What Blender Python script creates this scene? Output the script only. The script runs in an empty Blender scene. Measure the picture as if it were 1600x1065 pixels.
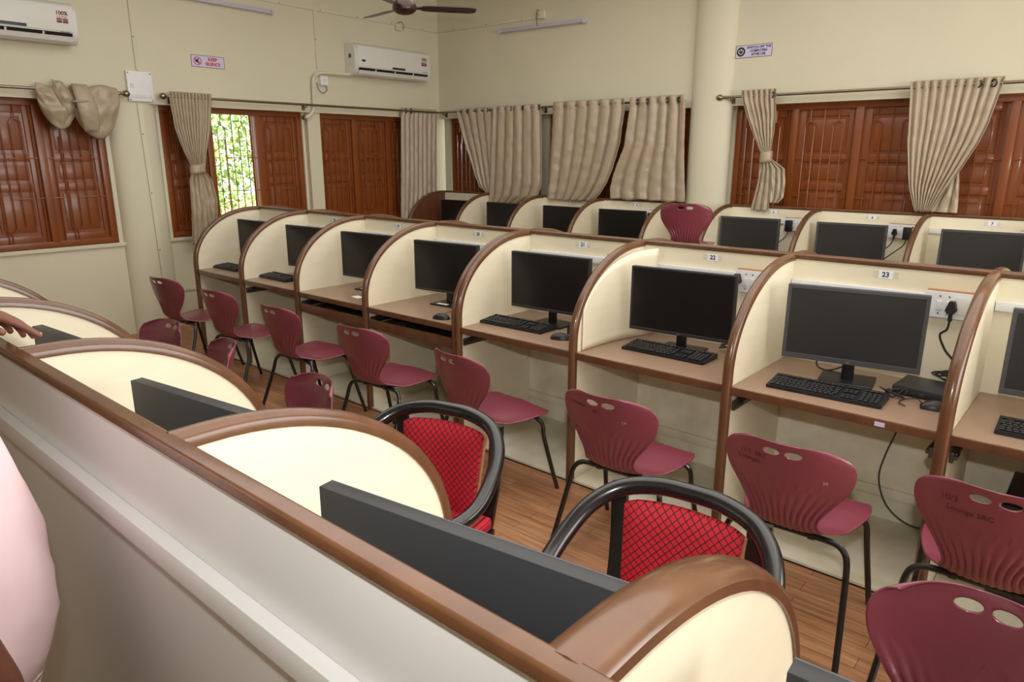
import bpy, bmesh, math, random
import numpy as np
from mathutils import Vector, Matrix, noise
PI = math.pi
R = math.radians
random.seed(7)
SC = bpy.context.scene
COL = SC.collection

# ------------------------------------------------------------------ camera
cam_d = bpy.data.cameras.new('camera'); cam = bpy.data.objects.new('camera', cam_d); COL.objects.link(cam)
cam_d.sensor_width = 36.0; cam_d.lens = 1100.11 * 36.0 / 1600.0
cam_d.clip_start = 0.02; cam_d.clip_end = 200
YAW, PITCH, ROLL = 2.284710370320623, -0.25868956899056805, 0.0011213353711702882
_f = Vector((math.cos(PITCH) * math.cos(YAW), math.cos(PITCH) * math.sin(YAW), math.sin(PITCH)))
_r = _f.cross(Vector((0, 0, 1))).normalized(); _u = _r.cross(_f)
_c, _s = math.cos(ROLL), math.sin(ROLL)
_r, _u = _c * _r + _s * _u, -_s * _r + _c * _u
CAM = Vector((0.469, 0.0573, 1.7566))
_m = Matrix((_r, _u, -_f)).transposed().to_4x4(); _m.translation = CAM
cam.matrix_world = _m
SC.camera = cam

# ------------------------------------------------------------------ world, lights, exposure
SC.view_settings.view_transform = 'Standard'; SC.view_settings.look = 'None'
SC.view_settings.gamma = 1.0; SC.view_settings.use_curve_mapping = False
SC.view_settings.exposure = 0.0
W = bpy.data.worlds.new('world'); SC.world = W; W.use_nodes = True
_bg = W.node_tree.nodes['Background']
_bg.inputs[0].default_value = (0.93, 0.97, 1.0, 1); _bg.inputs[1].default_value = 2.2

def lamp(name, kind, loc, energy, color=(1, 1, 1), direction=None, **kw):
    d = bpy.data.lights.new(name, kind); d.energy = energy; d.color = color
    for k, v in kw.items(): setattr(d, k, v)
    o = bpy.data.objects.new(name, d); COL.objects.link(o); o.location = loc
    if direction is not None:
        o.rotation_euler = Vector(direction).to_track_quat('-Z', 'Y').to_euler()
    return o
lamp('sun', 'SUN', (0, 0, 12), 14.0, (1.0, 0.95, 0.86), (-0.55, -0.25, -0.8), angle=0.01)
# the camera's flash, a little above the lens
lamp('flash', 'SPOT', (0.47, 0.05, 2.02), 140, (1.0, 0.985, 0.96), (-0.62, 0.74, -0.10),
     spot_size=R(125), spot_blend=1.0, shadow_soft_size=0.035)
# added area fill at an invented opening in the unseen right-hand wall
lamp('side_fill', 'AREA', (3.55, 3.2, 2.0), 130, (1.0, 0.98, 0.95), (-1, 0, 0.05), shape='RECTANGLE', size=4.0, size_y=1.9)
# added soft fill under the ceiling, not a fitting of the room
lamp('overhead_fill', 'AREA', (-1.5, 3.3, 3.72), 180, (1.0, 0.985, 0.96), (0, 0, -1), shape='RECTANGLE', size=7.0, size_y=4.4)

# ------------------------------------------------------------------ materials
def srgb(r, g, b):
    f = lambda c: (c / 255 / 12.92) if c / 255 <= 0.04045 else ((c / 255 + 0.055) / 1.055) ** 2.4
    return (f(r), f(g), f(b), 1)
def mat(name, col, rough=0.5, metal=0.0, var=0.0, scale=8.0, bump=0.0, bscale=60.0, col2=None, stretch=(1, 1, 1), spec=0.5, coat=0.0):
    m = bpy.data.materials.new(name); m.use_nodes = True
    nt = m.node_tree; b = nt.nodes['Principled BSDF']
    b.inputs['Base Color'].default_value = col; b.inputs['Roughness'].default_value = rough
    b.inputs['Metallic'].default_value = metal; b.inputs['Specular IOR Level'].default_value = spec
    if coat: b.inputs['Coat Weight'].default_value = coat; b.inputs['Coat Roughness'].default_value = 0.12
    tc = nt.nodes.new('ShaderNodeTexCoord'); mp = nt.nodes.new('ShaderNodeMapping')
    mp.inputs['Scale'].default_value = stretch
    nt.links.new(tc.outputs['Object'], mp.inputs[0])
    if var or col2:
        n = nt.nodes.new('ShaderNodeTexNoise'); n.inputs['Scale'].default_value = scale; n.inputs['Detail'].default_value = 6
        nt.links.new(mp.outputs[0], n.inputs['Vector'])
        rp = nt.nodes.new('ShaderNodeValToRGB')
        c2 = col2 or tuple(max(0, c * (1 - var)) for c in col[:3]) + (1,)
        rp.color_ramp.elements[0].color = c2; rp.color_ramp.elements[1].color = col
        rp.color_ramp.elements[0].position = 0.3; rp.color_ramp.elements[1].position = 0.62
        nt.links.new(n.outputs['Fac'], rp.inputs[0]); nt.links.new(rp.outputs[0], b.inputs['Base Color'])
    if bump:
        n2 = nt.nodes.new('ShaderNodeTexNoise'); n2.inputs['Scale'].default_value = bscale; n2.inputs['Detail'].default_value = 3
        nt.links.new(mp.outputs[0], n2.inputs['Vector'])
        bp = nt.nodes.new('ShaderNodeBump'); bp.inputs['Strength'].default_value = bump; bp.inputs['Distance'].default_value = 0.01
        nt.links.new(n2.outputs['Fac'], bp.inputs['Height']); nt.links.new(bp.outputs[0], b.inputs['Normal'])
    return m
M = {}
M['wall'] = mat('wall_paint', srgb(214, 209, 184), 0.6, var=0.05, scale=1.2, bump=0.05, bscale=30)
M['dado'] = mat('dado_paint', srgb(212, 206, 182), 0.55, var=0.10, scale=3.5, bump=0.05, bscale=20)
M['ceil'] = mat('ceiling_paint', srgb(240, 238, 228), 0.8, var=0.03)
M['cream'] = mat('cream_laminate', srgb(236, 227, 200), 0.38, var=0.05, scale=5, stretch=(1, 1, 4))
M['cream_low'] = mat('worn_cream_laminate', srgb(234, 229, 208), 0.45, scale=4.5, col2=srgb(206, 198, 170))
M['grey'] = mat('grey_white_laminate', srgb(221, 222, 220), 0.30, var=0.05, scale=2.0)
M['brown'] = mat('brown_varnish', srgb(104, 69, 45), 0.25, var=0.25, scale=14, stretch=(1, 1, 0.3), coat=0.25)
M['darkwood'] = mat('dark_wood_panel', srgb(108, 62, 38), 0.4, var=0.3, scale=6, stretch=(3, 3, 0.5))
M['desk'] = mat('desk_laminate', srgb(152, 125, 104), 0.34, var=0.10, scale=160)
M['shutter'] = mat('shutter_paint', srgb(132, 68, 22), 0.36, var=0.18, scale=5, bump=0.08, bscale=14, stretch=(1, 1, 0.4), coat=0.2)
M['iron'] = mat('grille_paint', srgb(142, 72, 30), 0.25, var=0.15, scale=20, coat=0.4)
M['curtain'] = mat('satin_curtain', srgb(174, 158, 134), 0.36, var=0.07, scale=3, bump=0.25, bscale=26, spec=0.6)
M['metal'] = mat('brushed_steel', srgb(150, 138, 120), 0.28, metal=1.0, var=0.1, scale=50)
M['steel'] = mat('zinc_steel', srgb(120, 120, 118), 0.35, metal=1.0, var=0.1, scale=60)
M['maroon'] = mat('maroon_plastic', srgb(122, 55, 69), 0.30, var=0.10, scale=3.0, coat=0.35)
M['ink'] = mat('marker_ink', srgb(70, 28, 40), 0.6, var=0.1)
M['chalk'] = mat('pale_scratch', srgb(205, 165, 170), 0.6, var=0.1)
M['black_tube'] = mat('black_enamel', srgb(24, 24, 25), 0.25, var=0.1, scale=30, coat=0.3)
M['bow'] = mat('black_gloss_frame', srgb(20, 21, 24), 0.25, var=0.3, scale=25, coat=0.5)
M['monitor'] = mat('monitor_black', srgb(42, 43, 46), 0.42, var=0.05, scale=40)
M['bezel_grey'] = mat('monitor_charcoal', srgb(72, 74, 78), 0.42, var=0.05, scale=40)
M['screen'] = mat('screen_off', srgb(22, 22, 22), 0.28, var=0.02, spec=0.35)
M['screen_matte'] = mat('matte_screen_off', srgb(44, 44, 44), 0.42, var=0.04, spec=0.4)
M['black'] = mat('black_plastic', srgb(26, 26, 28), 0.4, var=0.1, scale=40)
M['key'] = mat('keycap_black', srgb(32, 32, 35), 0.38, var=0.1, scale=60)
M['cable'] = mat('black_rubber', srgb(18, 18, 18), 0.5, var=0.1, scale=60)
M['greycable'] = mat('grey_rubber', srgb(70, 66, 58), 0.55, var=0.1, scale=60)
M['white'] = mat('white_plastic', srgb(228, 230, 232), 0.35, var=0.03, scale=20)
M['ac'] = mat('aircon_plastic', srgb(222, 222, 216), 0.3, var=0.02, scale=5)
M['paper'] = mat('paper_label', srgb(240, 242, 246), 0.6, var=0.02)
M['tape'] = mat('old_tape', srgb(222, 214, 190), 0.3, var=0.06, scale=40)
M['black_ink'] = mat('black_print', srgb(16, 16, 22), 0.6, var=0.02)
M['lilac'] = mat('sign_plate', srgb(206, 200, 226), 0.3, var=0.02)
M['red_ink'] = mat('red_print', srgb(190, 30, 60), 0.5, var=0.02)
M['navy_ink'] = mat('navy_print', srgb(30, 34, 90), 0.5, var=0.02)
M['sticker_red'] = mat('sticker_brown_red', srgb(120, 44, 40), 0.5, var=0.05)
M['tube'] = mat('tube_glass', srgb(196, 194, 206), 0.35, var=0.03)
M['fan'] = mat('fan_brown', srgb(58, 32, 30), 0.3, var=0.15, scale=20)
M['skin'] = mat('skin', srgb(122, 76, 58), 0.5, var=0.15, scale=25, bump=0.1, bscale=160)
M['nail'] = mat('nail', srgb(190, 140, 120), 0.35, var=0.05)
M['pink'] = mat('pink_cotton', srgb(255, 226, 232), 0.8, var=0.05, scale=8, bump=0.35, bscale=9)
M['trousers'] = mat('dark_trousers', srgb(50, 50, 58), 0.8, var=0.1)
M['hair'] = mat('black_hair', srgb(22, 18, 16), 0.5, var=0.2, scale=80)
M['cardboard'] = mat('raw_wood', srgb(170, 120, 80), 0.6, var=0.1)
M['leaf'] = mat('leaf_green', srgb(175, 205, 120), 0.5, scale=1.5, col2=srgb(105, 150, 70))
M['bark'] = mat('bark', srgb(110, 90, 70), 0.9, var=0.3, scale=12)
M['soil'] = mat('soil', srgb(150, 135, 100), 0.95, var=0.2, scale=2)

def floor_material():
    m = bpy.data.materials.new('vinyl_planks'); m.use_nodes = True; nt = m.node_tree; b = nt.nodes['Principled BSDF']
    tc = nt.nodes.new('ShaderNodeTexCoord')
    br = nt.nodes.new('ShaderNodeTexBrick'); br.inputs['Scale'].default_value = 1.0
    br.inputs['Brick Width'].default_value = 0.62; br.inputs['Row Height'].default_value = 0.07
    br.inputs['Mortar Size'].default_value = 0.0012; br.inputs['Bias'].default_value = 0.0
    br.inputs['Color1'].default_value = srgb(188, 140, 102); br.inputs['Color2'].default_value = srgb(166, 118, 82)
    br.inputs['Mortar'].default_value = srgb(96, 60, 40)
    nt.links.new(tc.outputs['Object'], br.inputs['Vector'])
    mp = nt.nodes.new('ShaderNodeMapping'); mp.inputs['Scale'].default_value = (1.2, 16, 1)
    nt.links.new(tc.outputs['Object'], mp.inputs[0])
    n = nt.nodes.new('ShaderNodeTexNoise'); n.inputs['Scale'].default_value = 3.0; n.inputs['Detail'].default_value = 6
    nt.links.new(mp.outputs[0], n.inputs['Vector'])
    rp = nt.nodes.new('ShaderNodeValToRGB'); rp.color_ramp.elements[0].color = (0.62, 0.6, 0.58, 1); rp.color_ramp.elements[1].color = (1.15, 1.12, 1.1, 1)
    rp.color_ramp.elements[0].position = 0.3; rp.color_ramp.elements[1].position = 0.7
    nt.links.new(n.outputs['Fac'], rp.inputs[0])
    mx = nt.nodes.new('ShaderNodeMix'); mx.data_type = 'RGBA'; mx.blend_type = 'MULTIPLY'; mx.inputs['Factor'].default_value = 1
    nt.links.new(br.outputs['Color'], mx.inputs['A']); nt.links.new(rp.outputs[0], mx.inputs['B'])
    nt.links.new(mx.outputs['Result'], b.inputs['Base Color'])
    b.inputs['Roughness'].default_value = 0.36
    return m
M['floor'] = floor_material()

def red_fabric():
    m = bpy.data.materials.new('red_quilt_fabric'); m.use_nodes = True; nt = m.node_tree; b = nt.nodes['Principled BSDF']
    tc = nt.nodes.new('ShaderNodeTexCoord'); mp = nt.nodes.new('ShaderNodeMapping')
    mp.inputs['Rotation'].default_value = (0, R(42), 0); mp.inputs['Scale'].default_value = (56, 56, 56)
    nt.links.new(tc.outputs['Object'], mp.inputs[0])
    sp = nt.nodes.new('ShaderNodeSeparateXYZ'); nt.links.new(mp.outputs[0], sp.inputs[0])
    def line(sock):
        fr = nt.nodes.new('ShaderNodeMath'); fr.operation = 'FRACT'; nt.links.new(sock, fr.inputs[0])
        lt = nt.nodes.new('ShaderNodeMath'); lt.operation = 'LESS_THAN'; lt.inputs[1].default_value = 0.16
        nt.links.new(fr.outputs[0], lt.inputs[0]); return lt.outputs[0]
    mxx = nt.nodes.new('ShaderNodeMath'); mxx.operation = 'MAXIMUM'
    nt.links.new(line(sp.outputs['X']), mxx.inputs[0]); nt.links.new(line(sp.outputs['Z']), mxx.inputs[1])
    mx = nt.nodes.new('ShaderNodeMix'); mx.data_type = 'RGBA'
    mx.inputs['A'].default_value = srgb(190, 22, 42); mx.inputs['B'].default_value = srgb(62, 10, 20)
    nt.links.new(mxx.outputs[0], mx.inputs['Factor']); nt.links.new(mx.outputs['Result'], b.inputs['Base Color'])
    bp = nt.nodes.new('ShaderNodeBump'); bp.invert = True; bp.inputs['Strength'].default_value = 0.5; bp.inputs['Distance'].default_value = 0.003
    nt.links.new(mxx.outputs[0], bp.inputs['Height']); nt.links.new(bp.outputs[0], b.inputs['Normal'])
    b.inputs['Roughness'].default_value = 0.75
    return m
M['red'] = red_fabric()

# ------------------------------------------------------------------ building helpers
def catmull(pts, n):
    """dense smooth polyline through points of any dimension"""
    P = np.array([list(p) for p in pts], float)
    P = np.vstack([2 * P[0] - P[1], P, 2 * P[-1] - P[-2]])
    out = []
    for i in range(1, len(P) - 2):
        for k in range(n):
            t = k / n
            out.append(0.5 * ((2 * P[i]) + (-P[i-1] + P[i+1]) * t + (2*P[i-1] - 5*P[i] + 4*P[i+1] - P[i+2]) * t*t + (-P[i-1] + 3*P[i] - 3*P[i+1] + P[i+2]) * t**3))
    out.append(P[-2]); return np.array(out)

class MB:
    def __init__(s): s.bm = bmesh.new()
    def box(s, a, b, bev=0.0, seg=2):
        x0, y0, z0 = [min(a[i], b[i]) for i in range(3)]; x1, y1, z1 = [max(a[i], b[i]) for i in range(3)]
        v = [s.bm.verts.new(p) for p in ((x0,y0,z0),(x1,y0,z0),(x1,y1,z0),(x0,y1,z0),(x0,y0,z1),(x1,y0,z1),(x1,y1,z1),(x0,y1,z1))]
        fs = [s.bm.faces.new([v[i] for i in q]) for q in ((3,2,1,0),(4,5,6,7),(0,1,5,4),(1,2,6,5),(2,3,7,6),(3,0,4,7))]
        if bev:
            es = list({e for f in fs for e in f.edges})
            bmesh.ops.bevel(s.bm, geom=es, offset=bev, segments=seg, affect='EDGES', profile=0.6)
        return s
    def obox(s, c, ex, ey, ez, bev=0.0):
        """box with centre c and half-axis vectors"""
        c, ex, ey, ez = map(Vector, (c, ex, ey, ez))
        v = [s.bm.verts.new(c + ex*i + ey*j + ez*k) for k in (-1, 1) for (i, j) in ((-1,-1),(1,-1),(1,1),(-1,1))]
        fs = [s.bm.faces.new([v[i] for i in q]) for q in ((3,2,1,0),(4,5,6,7),(0,1,5,4),(1,2,6,5),(2,3,7,6),(3,0,4,7))]
        if bev: bmesh.ops.bevel(s.bm, geom=list({e for f in fs for e in f.edges}), offset=bev, segments=2, affect='EDGES', profile=0.6)
        return s
    def prism(s, poly, fn, d0, d1):
        """poly of (a,b); fn(a,b,d) gives a point"""
        A = [s.bm.verts.new(fn(a, b, d0)) for a, b in poly]; B = [s.bm.verts.new(fn(a, b, d1)) for a, b in poly]
        n = len(poly)
        s.bm.faces.new(A); s.bm.faces.new(B[::-1])
        for i in range(n): s.bm.faces.new((A[i], B[i], B[(i+1) % n], A[(i+1) % n]))
        return s
    def tube(s, pts, r, seg=8, closed=False, cap=True):
        pts = [Vector(p) for p in pts]; n = len(pts)
        rr = r if hasattr(r, '__len__') else [r] * n
        rings = []; up = None
        for i, p in enumerate(pts):
            a = pts[i-1] if (i > 0 or closed) else p; b = pts[(i+1) % n] if (i < n-1 or closed) else p
            t = (b - a).normalized() if (b - a).length > 1e-9 else Vector((0, 0, 1))
            if up is None: up = t.orthogonal().normalized()
            up = (up - t * up.dot(t)); up = up.normalized() if up.length > 1e-6 else t.orthogonal().normalized()
            w = t.cross(up)
            rings.append([s.bm.verts.new(p + (up * math.cos(2*PI*k/seg) + w * math.sin(2*PI*k/seg)) * rr[i]) for k in range(seg)])
        for i in range(n if closed else n-1):
            A, B = rings[i], rings[(i+1) % n]
            for k in range(seg): s.bm.faces.new((A[k], A[(k+1) % seg], B[(k+1) % seg], B[k]))
        if cap and not closed:
            s.bm.faces.new(rings[0][::-1]); s.bm.faces.new(rings[-1])
        return s
    def lathe(s, prof, c, axis='z', seg=24):
        c = Vector(c); rings = []
        for r, h in prof:
            ring = []
            for k in range(seg):
                a, b = r * math.cos(2*PI*k/seg), r * math.sin(2*PI*k/seg)
                p = {'z': (a, b, h), 'x': (h, a, b), 'y': (b, h, a)}[axis]
                ring.append(s.bm.verts.new(c + Vector(p)))
            rings.append(ring)
        for A, B in zip(rings, rings[1:]):
            for k in range(seg): s.bm.faces.new((A[k], A[(k+1) % seg], B[(k+1) % seg], B[k]))
        s.bm.faces.new(rings[0][::-1]); s.bm.faces.new(rings[-1]); return s
    def loft(s, rings, cap=True, closed_ring=True):
        L = [[s.bm.verts.new(p) for p in r] for r in rings]; n = len(L[0])
        for A, B in zip(L, L[1:]):
            for k in range(n if closed_ring else n-1): s.bm.faces.new((A[k], A[(k+1) % n], B[(k+1) % n], B[k]))
        if cap and closed_ring: s.bm.faces.new(L[0][::-1]); s.bm.faces.new(L[-1])
        return s
    def grid(s, G):
        V = [[s.bm.verts.new(p) for p in row] for row in G]
        for i in range(len(V)-1):
            for j in range(len(V[0])-1): s.bm.faces.new((V[i][j], V[i][j+1], V[i+1][j+1], V[i+1][j]))
        return s
    def ball(s, c, r, seg=12, sc=(1, 1, 1)):
        c = Vector(c)
        prof = [(max(1e-4, math.sin(PI*k/seg)) * r, -math.cos(PI*k/seg) * r) for k in range(seg+1)]
        rings = [[s.bm.verts.new(c + Vector((a*math.cos(2*PI*k/(seg*2))*sc[0], a*math.sin(2*PI*k/(seg*2))*sc[1], h*sc[2]))) for k in range(seg*2)] for a, h in prof]
        n = seg*2
        for A, B in zip(rings, rings[1:]):
            for k in range(n): s.bm.faces.new((A[k], A[(k+1) % n], B[(k+1) % n], B[k]))
        s.bm.faces.new(rings[0][::-1]); s.bm.faces.new(rings[-1]); return s
    def xf(s, mtx):
        bmesh.ops.transform(s.bm, matrix=mtx, verts=s.bm.verts[:]); return s
    def build(s, name, m, parent=None, origin=None, smooth=None, solid=None):
        """vertices are local to the parent's thing, or world when origin is given"""
        bmesh.ops.recalc_face_normals(s.bm, faces=s.bm.faces[:])
        me = bpy.data.meshes.new(name)
        if origin is not None: bmesh.ops.translate(s.bm, vec=-Vector(origin), verts=s.bm.verts[:])
        s.bm.to_mesh(me); s.bm.free()
        me.materials.append(M[m])
        o = bpy.data.objects.new(name, me); COL.objects.link(o)
        if origin is not None: o.location = origin
        if parent is not None: o.parent = parent
        me.shade_smooth()
        if smooth is None: smooth = 35
        try: me.set_sharp_from_angle(angle=R(smooth))
        except Exception: pass
        if solid:
            md = o.modifiers.new('thickness', 'SOLIDIFY'); md.thickness = solid; md.offset = 0
        return o

def tag(o, label=None, cat=None, group=None, kind=None):
    if label: o['label'] = label
    if cat: o['category'] = cat
    if group: o['group'] = group
    if kind: o['kind'] = kind
    return o
def thing(name, label, cat, loc=(0, 0, 0), rz=0.0, group=None):
    o = bpy.data.objects.new(name, None); COL.objects.link(o); o.empty_display_size = 0.1
    o.location = loc; o.rotation_euler = (0, 0, rz)
    return tag(o, label, cat, group)
def struct(o): o['kind'] = 'structure'; return o
CHILD = {}
def kids(o): return [c for c in bpy.data.objects if c.parent == o]
def dup(root, loc, rz, label, group=None):
    r = root.copy(); COL.objects.link(r); r.location = loc; r.rotation_euler = (0, 0, rz)
    r['label'] = label
    if group: r['group'] = group
    for ch in kids(root):
        c = ch.copy(); COL.objects.link(c); c.parent = r
        for g in kids(ch):
            d = g.copy(); COL.objects.link(d); d.parent = c
    return r

def text_verts(txt, size, bold=0.0, align='CENTER', extr=0.0, space=1.0):
    cu = bpy.data.curves.new('txt', 'FONT'); cu.body = txt; cu.size = size; cu.align_x = align; cu.align_y = 'CENTER'
    cu.offset = bold; cu.extrude = extr; cu.resolution_u = 3; cu.space_character = space
    o = bpy.data.objects.new('txt', cu); COL.objects.link(o)
    dg = bpy.context.evaluated_depsgraph_get()
    me = bpy.data.meshes.new_from_object(o.evaluated_get(dg))
    V = [tuple(v.co) for v in me.vertices]; F = [tuple(p.vertices) for p in me.polygons]
    bpy.data.objects.remove(o); bpy.data.curves.remove(cu); bpy.data.meshes.remove(me)
    return V, F
def text(name, txt, size, m, parent, c, ex, ey, bold=0.0, fn=None, sx=1.0, align='CENTER'):
    V, F = text_verts(txt, size, bold, align)
    mb = MB(); c, ex, ey = Vector(c), Vector(ex), Vector(ey)
    vs = [mb.bm.verts.new(fn(x*sx, y) if fn else c + ex*x*sx + ey*y) for x, y, z in V]
    for f in F:
        try: mb.bm.faces.new([vs[i] for i in f])
        except ValueError: pass
    return mb.build(name, m, parent)

# ------------------------------------------------------------------ room
XL, YB, XR, YF, ZC = -6.84, 6.985, 3.5, -2.5, 3.75
Z0, Z1 = 0.925, 2.222                      # window sill and head
LW = [(-1.4, 0.4), (0.64, 2.757), (3.28, 4.895), (5.118, 6.70)]      # openings in the left wall (y ranges)
BW = [(-6.73, -5.14), (-5.02, -3.15), (-2.664, 0.22)]               # openings in the back wall (x ranges)

mb = MB(); mb.box((XL-0.3, YF-0.3, -0.1), (XR+0.3, YB+0.3, 0)); struct(mb.build('floor', 'floor', origin=(0, 0, 0)))
mb = MB(); mb.box((XL-0.3, YF-0.3, ZC), (XR+0.3, YB+0.3, ZC+0.15)); struct(mb.build('ceiling', 'ceil', origin=(0, 0, ZC)))
def wall_with_openings(name, P, lo, hi, ops, z0, z1, inset):
    """P(u, d, z): u along the wall, d outward from the room face"""
    mb = MB()
    def bx(u0, u1, za, zb, d0): 
        if u1 - u0 > 1e-4: mb.box(P(u0, d0, za), P(u1, 0.27, zb))
    bx(lo, hi, z1, ZC, 0.0); bx(lo, hi, 0, z0, inset)
    c = lo
    for a, b in ops: bx(c, a, z0, z1, inset); c = b
    bx(c, hi, z0, z1, inset)
    return struct(mb.build(name, 'wall', origin=P((lo+hi)/2, 0, 0)))
PLf = lambda u, d, z: (XL - d, u, z)
PLw = lambda u, d, z: (XL - 0.05 - d, u, z)
PBw = lambda u, d, z: (u, YB + 0.05 + d, z)
PBf = lambda u, d, z: (u, YB + d, z)
wall_with_openings('wall_left', PLf, YF-0.25, YB+0.25, LW, Z0, Z1, 0.10)
wall_with_openings('wall_back', PBf, XL, XR, BW, Z0, Z1, 0.09)
wall_with_openings('wall_front', lambda u, d, z: (u, YF - d, z), XL, XR, [], 1.0, 2.95, 0.0)
wall_with_openings('wall_right', lambda u, d, z: (XR + d, u, z), YF-0.25, YB+0.25, [(1.2, 5.2)], 1.0, 2.95, 0.0)  # opening added for the fill light, not a known window

def half_column(name, P, uc, ru, rd, d0, z0, z1):
    mb = MB(); rings = []
    for z in (z0, z1):
        rings.append([P(uc + ru*math.cos(t), d0 - rd*math.sin(t), z) for t in [PI*k/28 for k in range(29)]])
    mb.loft(rings)
    return struct(mb.build(name, 'wall', origin=P(uc, 0, z0)))
half_column('trim_1', PLf, 3.022, 0.226, 0.115, 0.105, 0, Z1+0.0)          # rounded pilaster below the beam
half_column('trim_2', PBf, -2.892, 0.222, 0.12, 0.02, 0, ZC)              # round column on the back wall
# sills
for i, (a, b) in enumerate(LW[1:]):
    mb = MB(); mb.box((XL-0.07, a-0.05, Z0-0.035), (XL-0.24, b+0.05, Z0), 0.004); struct(mb.build('trim_%d' % (3+i), 'dado', origin=(XL-0.1, (a+b)/2, Z0-0.035)))
for i, (a, b) in enumerate(BW):
    mb = MB(); mb.box((a-0.04, YB+0.06, Z0-0.035), (b+0.04, YB+0.24, Z0), 0.004); struct(mb.build('trim_%d' % (6+i), 'dado', origin=((a+b)/2, YB, Z0-0.035)))
# pilaster between the windows and lintel lip
mb = MB(); mb.box((XL-0.11, 4.925, Z0), (XL-0.03, 5.095, Z1)); struct(mb.build('trim_9', 'wall', origin=(XL-0.03, 4.94, Z0)))

# ------------------------------------------------------------------ windows: frame, shutters, grille
def bar_z(mb, P, u, d, z0, z1, r=0.0048): mb.tube([P(u, d, z0), P(u, d, z1)], r, 6)
def make_window(name, P, a, b, cells, open_cells=(), arch0=0.0):
    root = thing(name, None, None, P((a+b)/2, 0.1, Z0)); root['kind'] = 'structure'
    o0 = Vector(root.location); Q = lambda u, d, z: tuple(Vector(P(u, d, z)) - o0)
    fr = MB(); t = 0.055
    fr.box(Q(a, 0.07, Z1-t), Q(b, 0.15, Z1), 0.004); fr.box(Q(a, 0.07, Z0), Q(b, 0.15, Z0+t), 0.004)
    edges = [a] + [c[1] for c in cells[:-1]] + [b]
    for i, u in enumerate(edges):
        h = t if i in (0, len(edges)-1) else t/2 + 0.005
        u0 = u if i == 0 else u - h; u1 = u if i == len(edges)-1 else u + h
        fr.box(Q(u0, 0.068, Z0+t*0.8), Q(u1, 0.152, Z1-t*0.8), 0.004)
    fr.build('window_frame', 'shutter', root)
    gr = MB()
    for ci, (c0, c1) in enumerate(cells):
        u0, u1 = c0 + 0.026, c1 - 0.026; w = u1 - u0
        # shutter leaf
        lf = MB()
        S = lambda u, d, z: Q(u, d, z)
        zs, ze = Z0 + t - 0.008, Z1 - t + 0.008; st = 0.07
        lf.box(S(u0, 0.105, zs), S(u0+st, 0.14, ze), 0.003); lf.box(S(u1-st, 0.105, zs), S(u1, 0.14, ze), 0.003)
        zr = [zs, zs+st, zs+0.46, zs+0.53, zs+0.72, zs+0.79, ze-st, ze]
        for k in range(0, 8, 2): lf.box(S(u0+st, 0.106, zr[k]), S(u1-st, 0.139, zr[k+1]), 0.003)
        for k in (1, 3, 5):
            lf.box(S(u0+st, 0.122, zr[k]), S(u1-st, 0.132, zr[k+1]))
            lf.box(S(u0+st+0.03, 0.112, zr[k]+0.03), S(u1-st-0.03, 0.128, zr[k+1]-0.03), 0.006)
        if ci in open_cells:      # swung far outwards about its right edge
            h = Vector(Q(u1 + 0.02, 0.155, 0)); lf.xf(Matrix.Translation(h) @ Matrix.Rotation(R(-136), 4, 'Z') @ Matrix.Translation(-h))
        lf.build('shutter', 'shutter', root)
        # grille bars: two arches, plain bars between, stubs and stepped cross bars
        d = 0.088; zt, zb = Z1 - t, Z0 + t
        za, zl = Z1 - 0.21, Z0 + 0.2
        for f in (0.22, 0.70):
            uc = u0 + w*f; r = 0.042
            for sgn in (-1, 1): bar_z(gr, Q, uc + sgn*r, d, zl + (0.10 if f < 0.5 else 0.0), za)
            gr.tube([Q(uc + r*math.cos(t2), d, za + r*math.sin(t2)) for t2 in [PI*k/10 for k in range(11)]], 0.0048, 6)
            bar_z(gr, Q, uc, d, za + r, zt)
        for f in (0.46, 0.94): bar_z(gr, Q, u0 + w*f, d, zl, zt)
        for f in (0.46 - 0.0, 0.94):
            uc = u0 + w*f - 0.045; r = 0.045
            if f < 0.9:
                gr.tube([Q(uc + r*math.cos(t2), d, zl - r*math.sin(t2)) for t2 in [PI*k/10 for k in range(11)]], 0.0048, 6)
                bar_z(gr, Q, uc - r, d, zl, za - 0.1); bar_z(gr, Q, uc, d, zb, zl - r)
            else: bar_z(gr, Q, u0 + w*f, d, zb, zl)
        bar_z(gr, Q, u0 + w*0.22 - 0.042, d, zb, zl + 0.1); bar_z(gr, Q, u0 + w*0.22 + 0.042, d, zb, zl + 0.1)
        for (fa, fb, z) in ((0.0, 0.14, 1.72), (0.3, 0.62, 1.72), (0.78, 1.0, 1.72), (0.0, 0.22, 1.37), (0.46, 0.78, 1.37), (0.86, 1.0, 1.37)):
            gr.tube([Q(u0 + w*fa, d, z), Q(u0 + w*fb, d, z)], 0.0045, 6)
    gr.build('grille', 'iron', root)
    return root
def split(a, b, n): return [(a + (b-a)*i/n, a + (b-a)*(i+1)/n) for i in range(n)]
make_window('window_1', PLw, LW[1][0], LW[1][1], split(LW[1][0], LW[1][1], 4))
make_window('window_2', PLw, LW[2][0], LW[2][1], [(3.28, 3.79), (3.79, 4.345), (4.345, 4.895)], open_cells=(1,))
make_window('window_3', PLw, LW[3][0], LW[3][1], split(LW[3][0], LW[3][1], 3))
make_window('window_4', PBw, BW[0][0], BW[0][1], split(BW[0][0], BW[0][1], 3))
make_window('window_5', PBw, BW[1][0], BW[1][1], split(BW[1][0], BW[1][1], 3))
make_window('window_6', PBw, BW[2][0], BW[2][1], split(BW[2][0], BW[2][1], 5))
make_window('window_7', PLw, LW[0][0], LW[0][1], split(LW[0][0], LW[0][1], 3))

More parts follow.
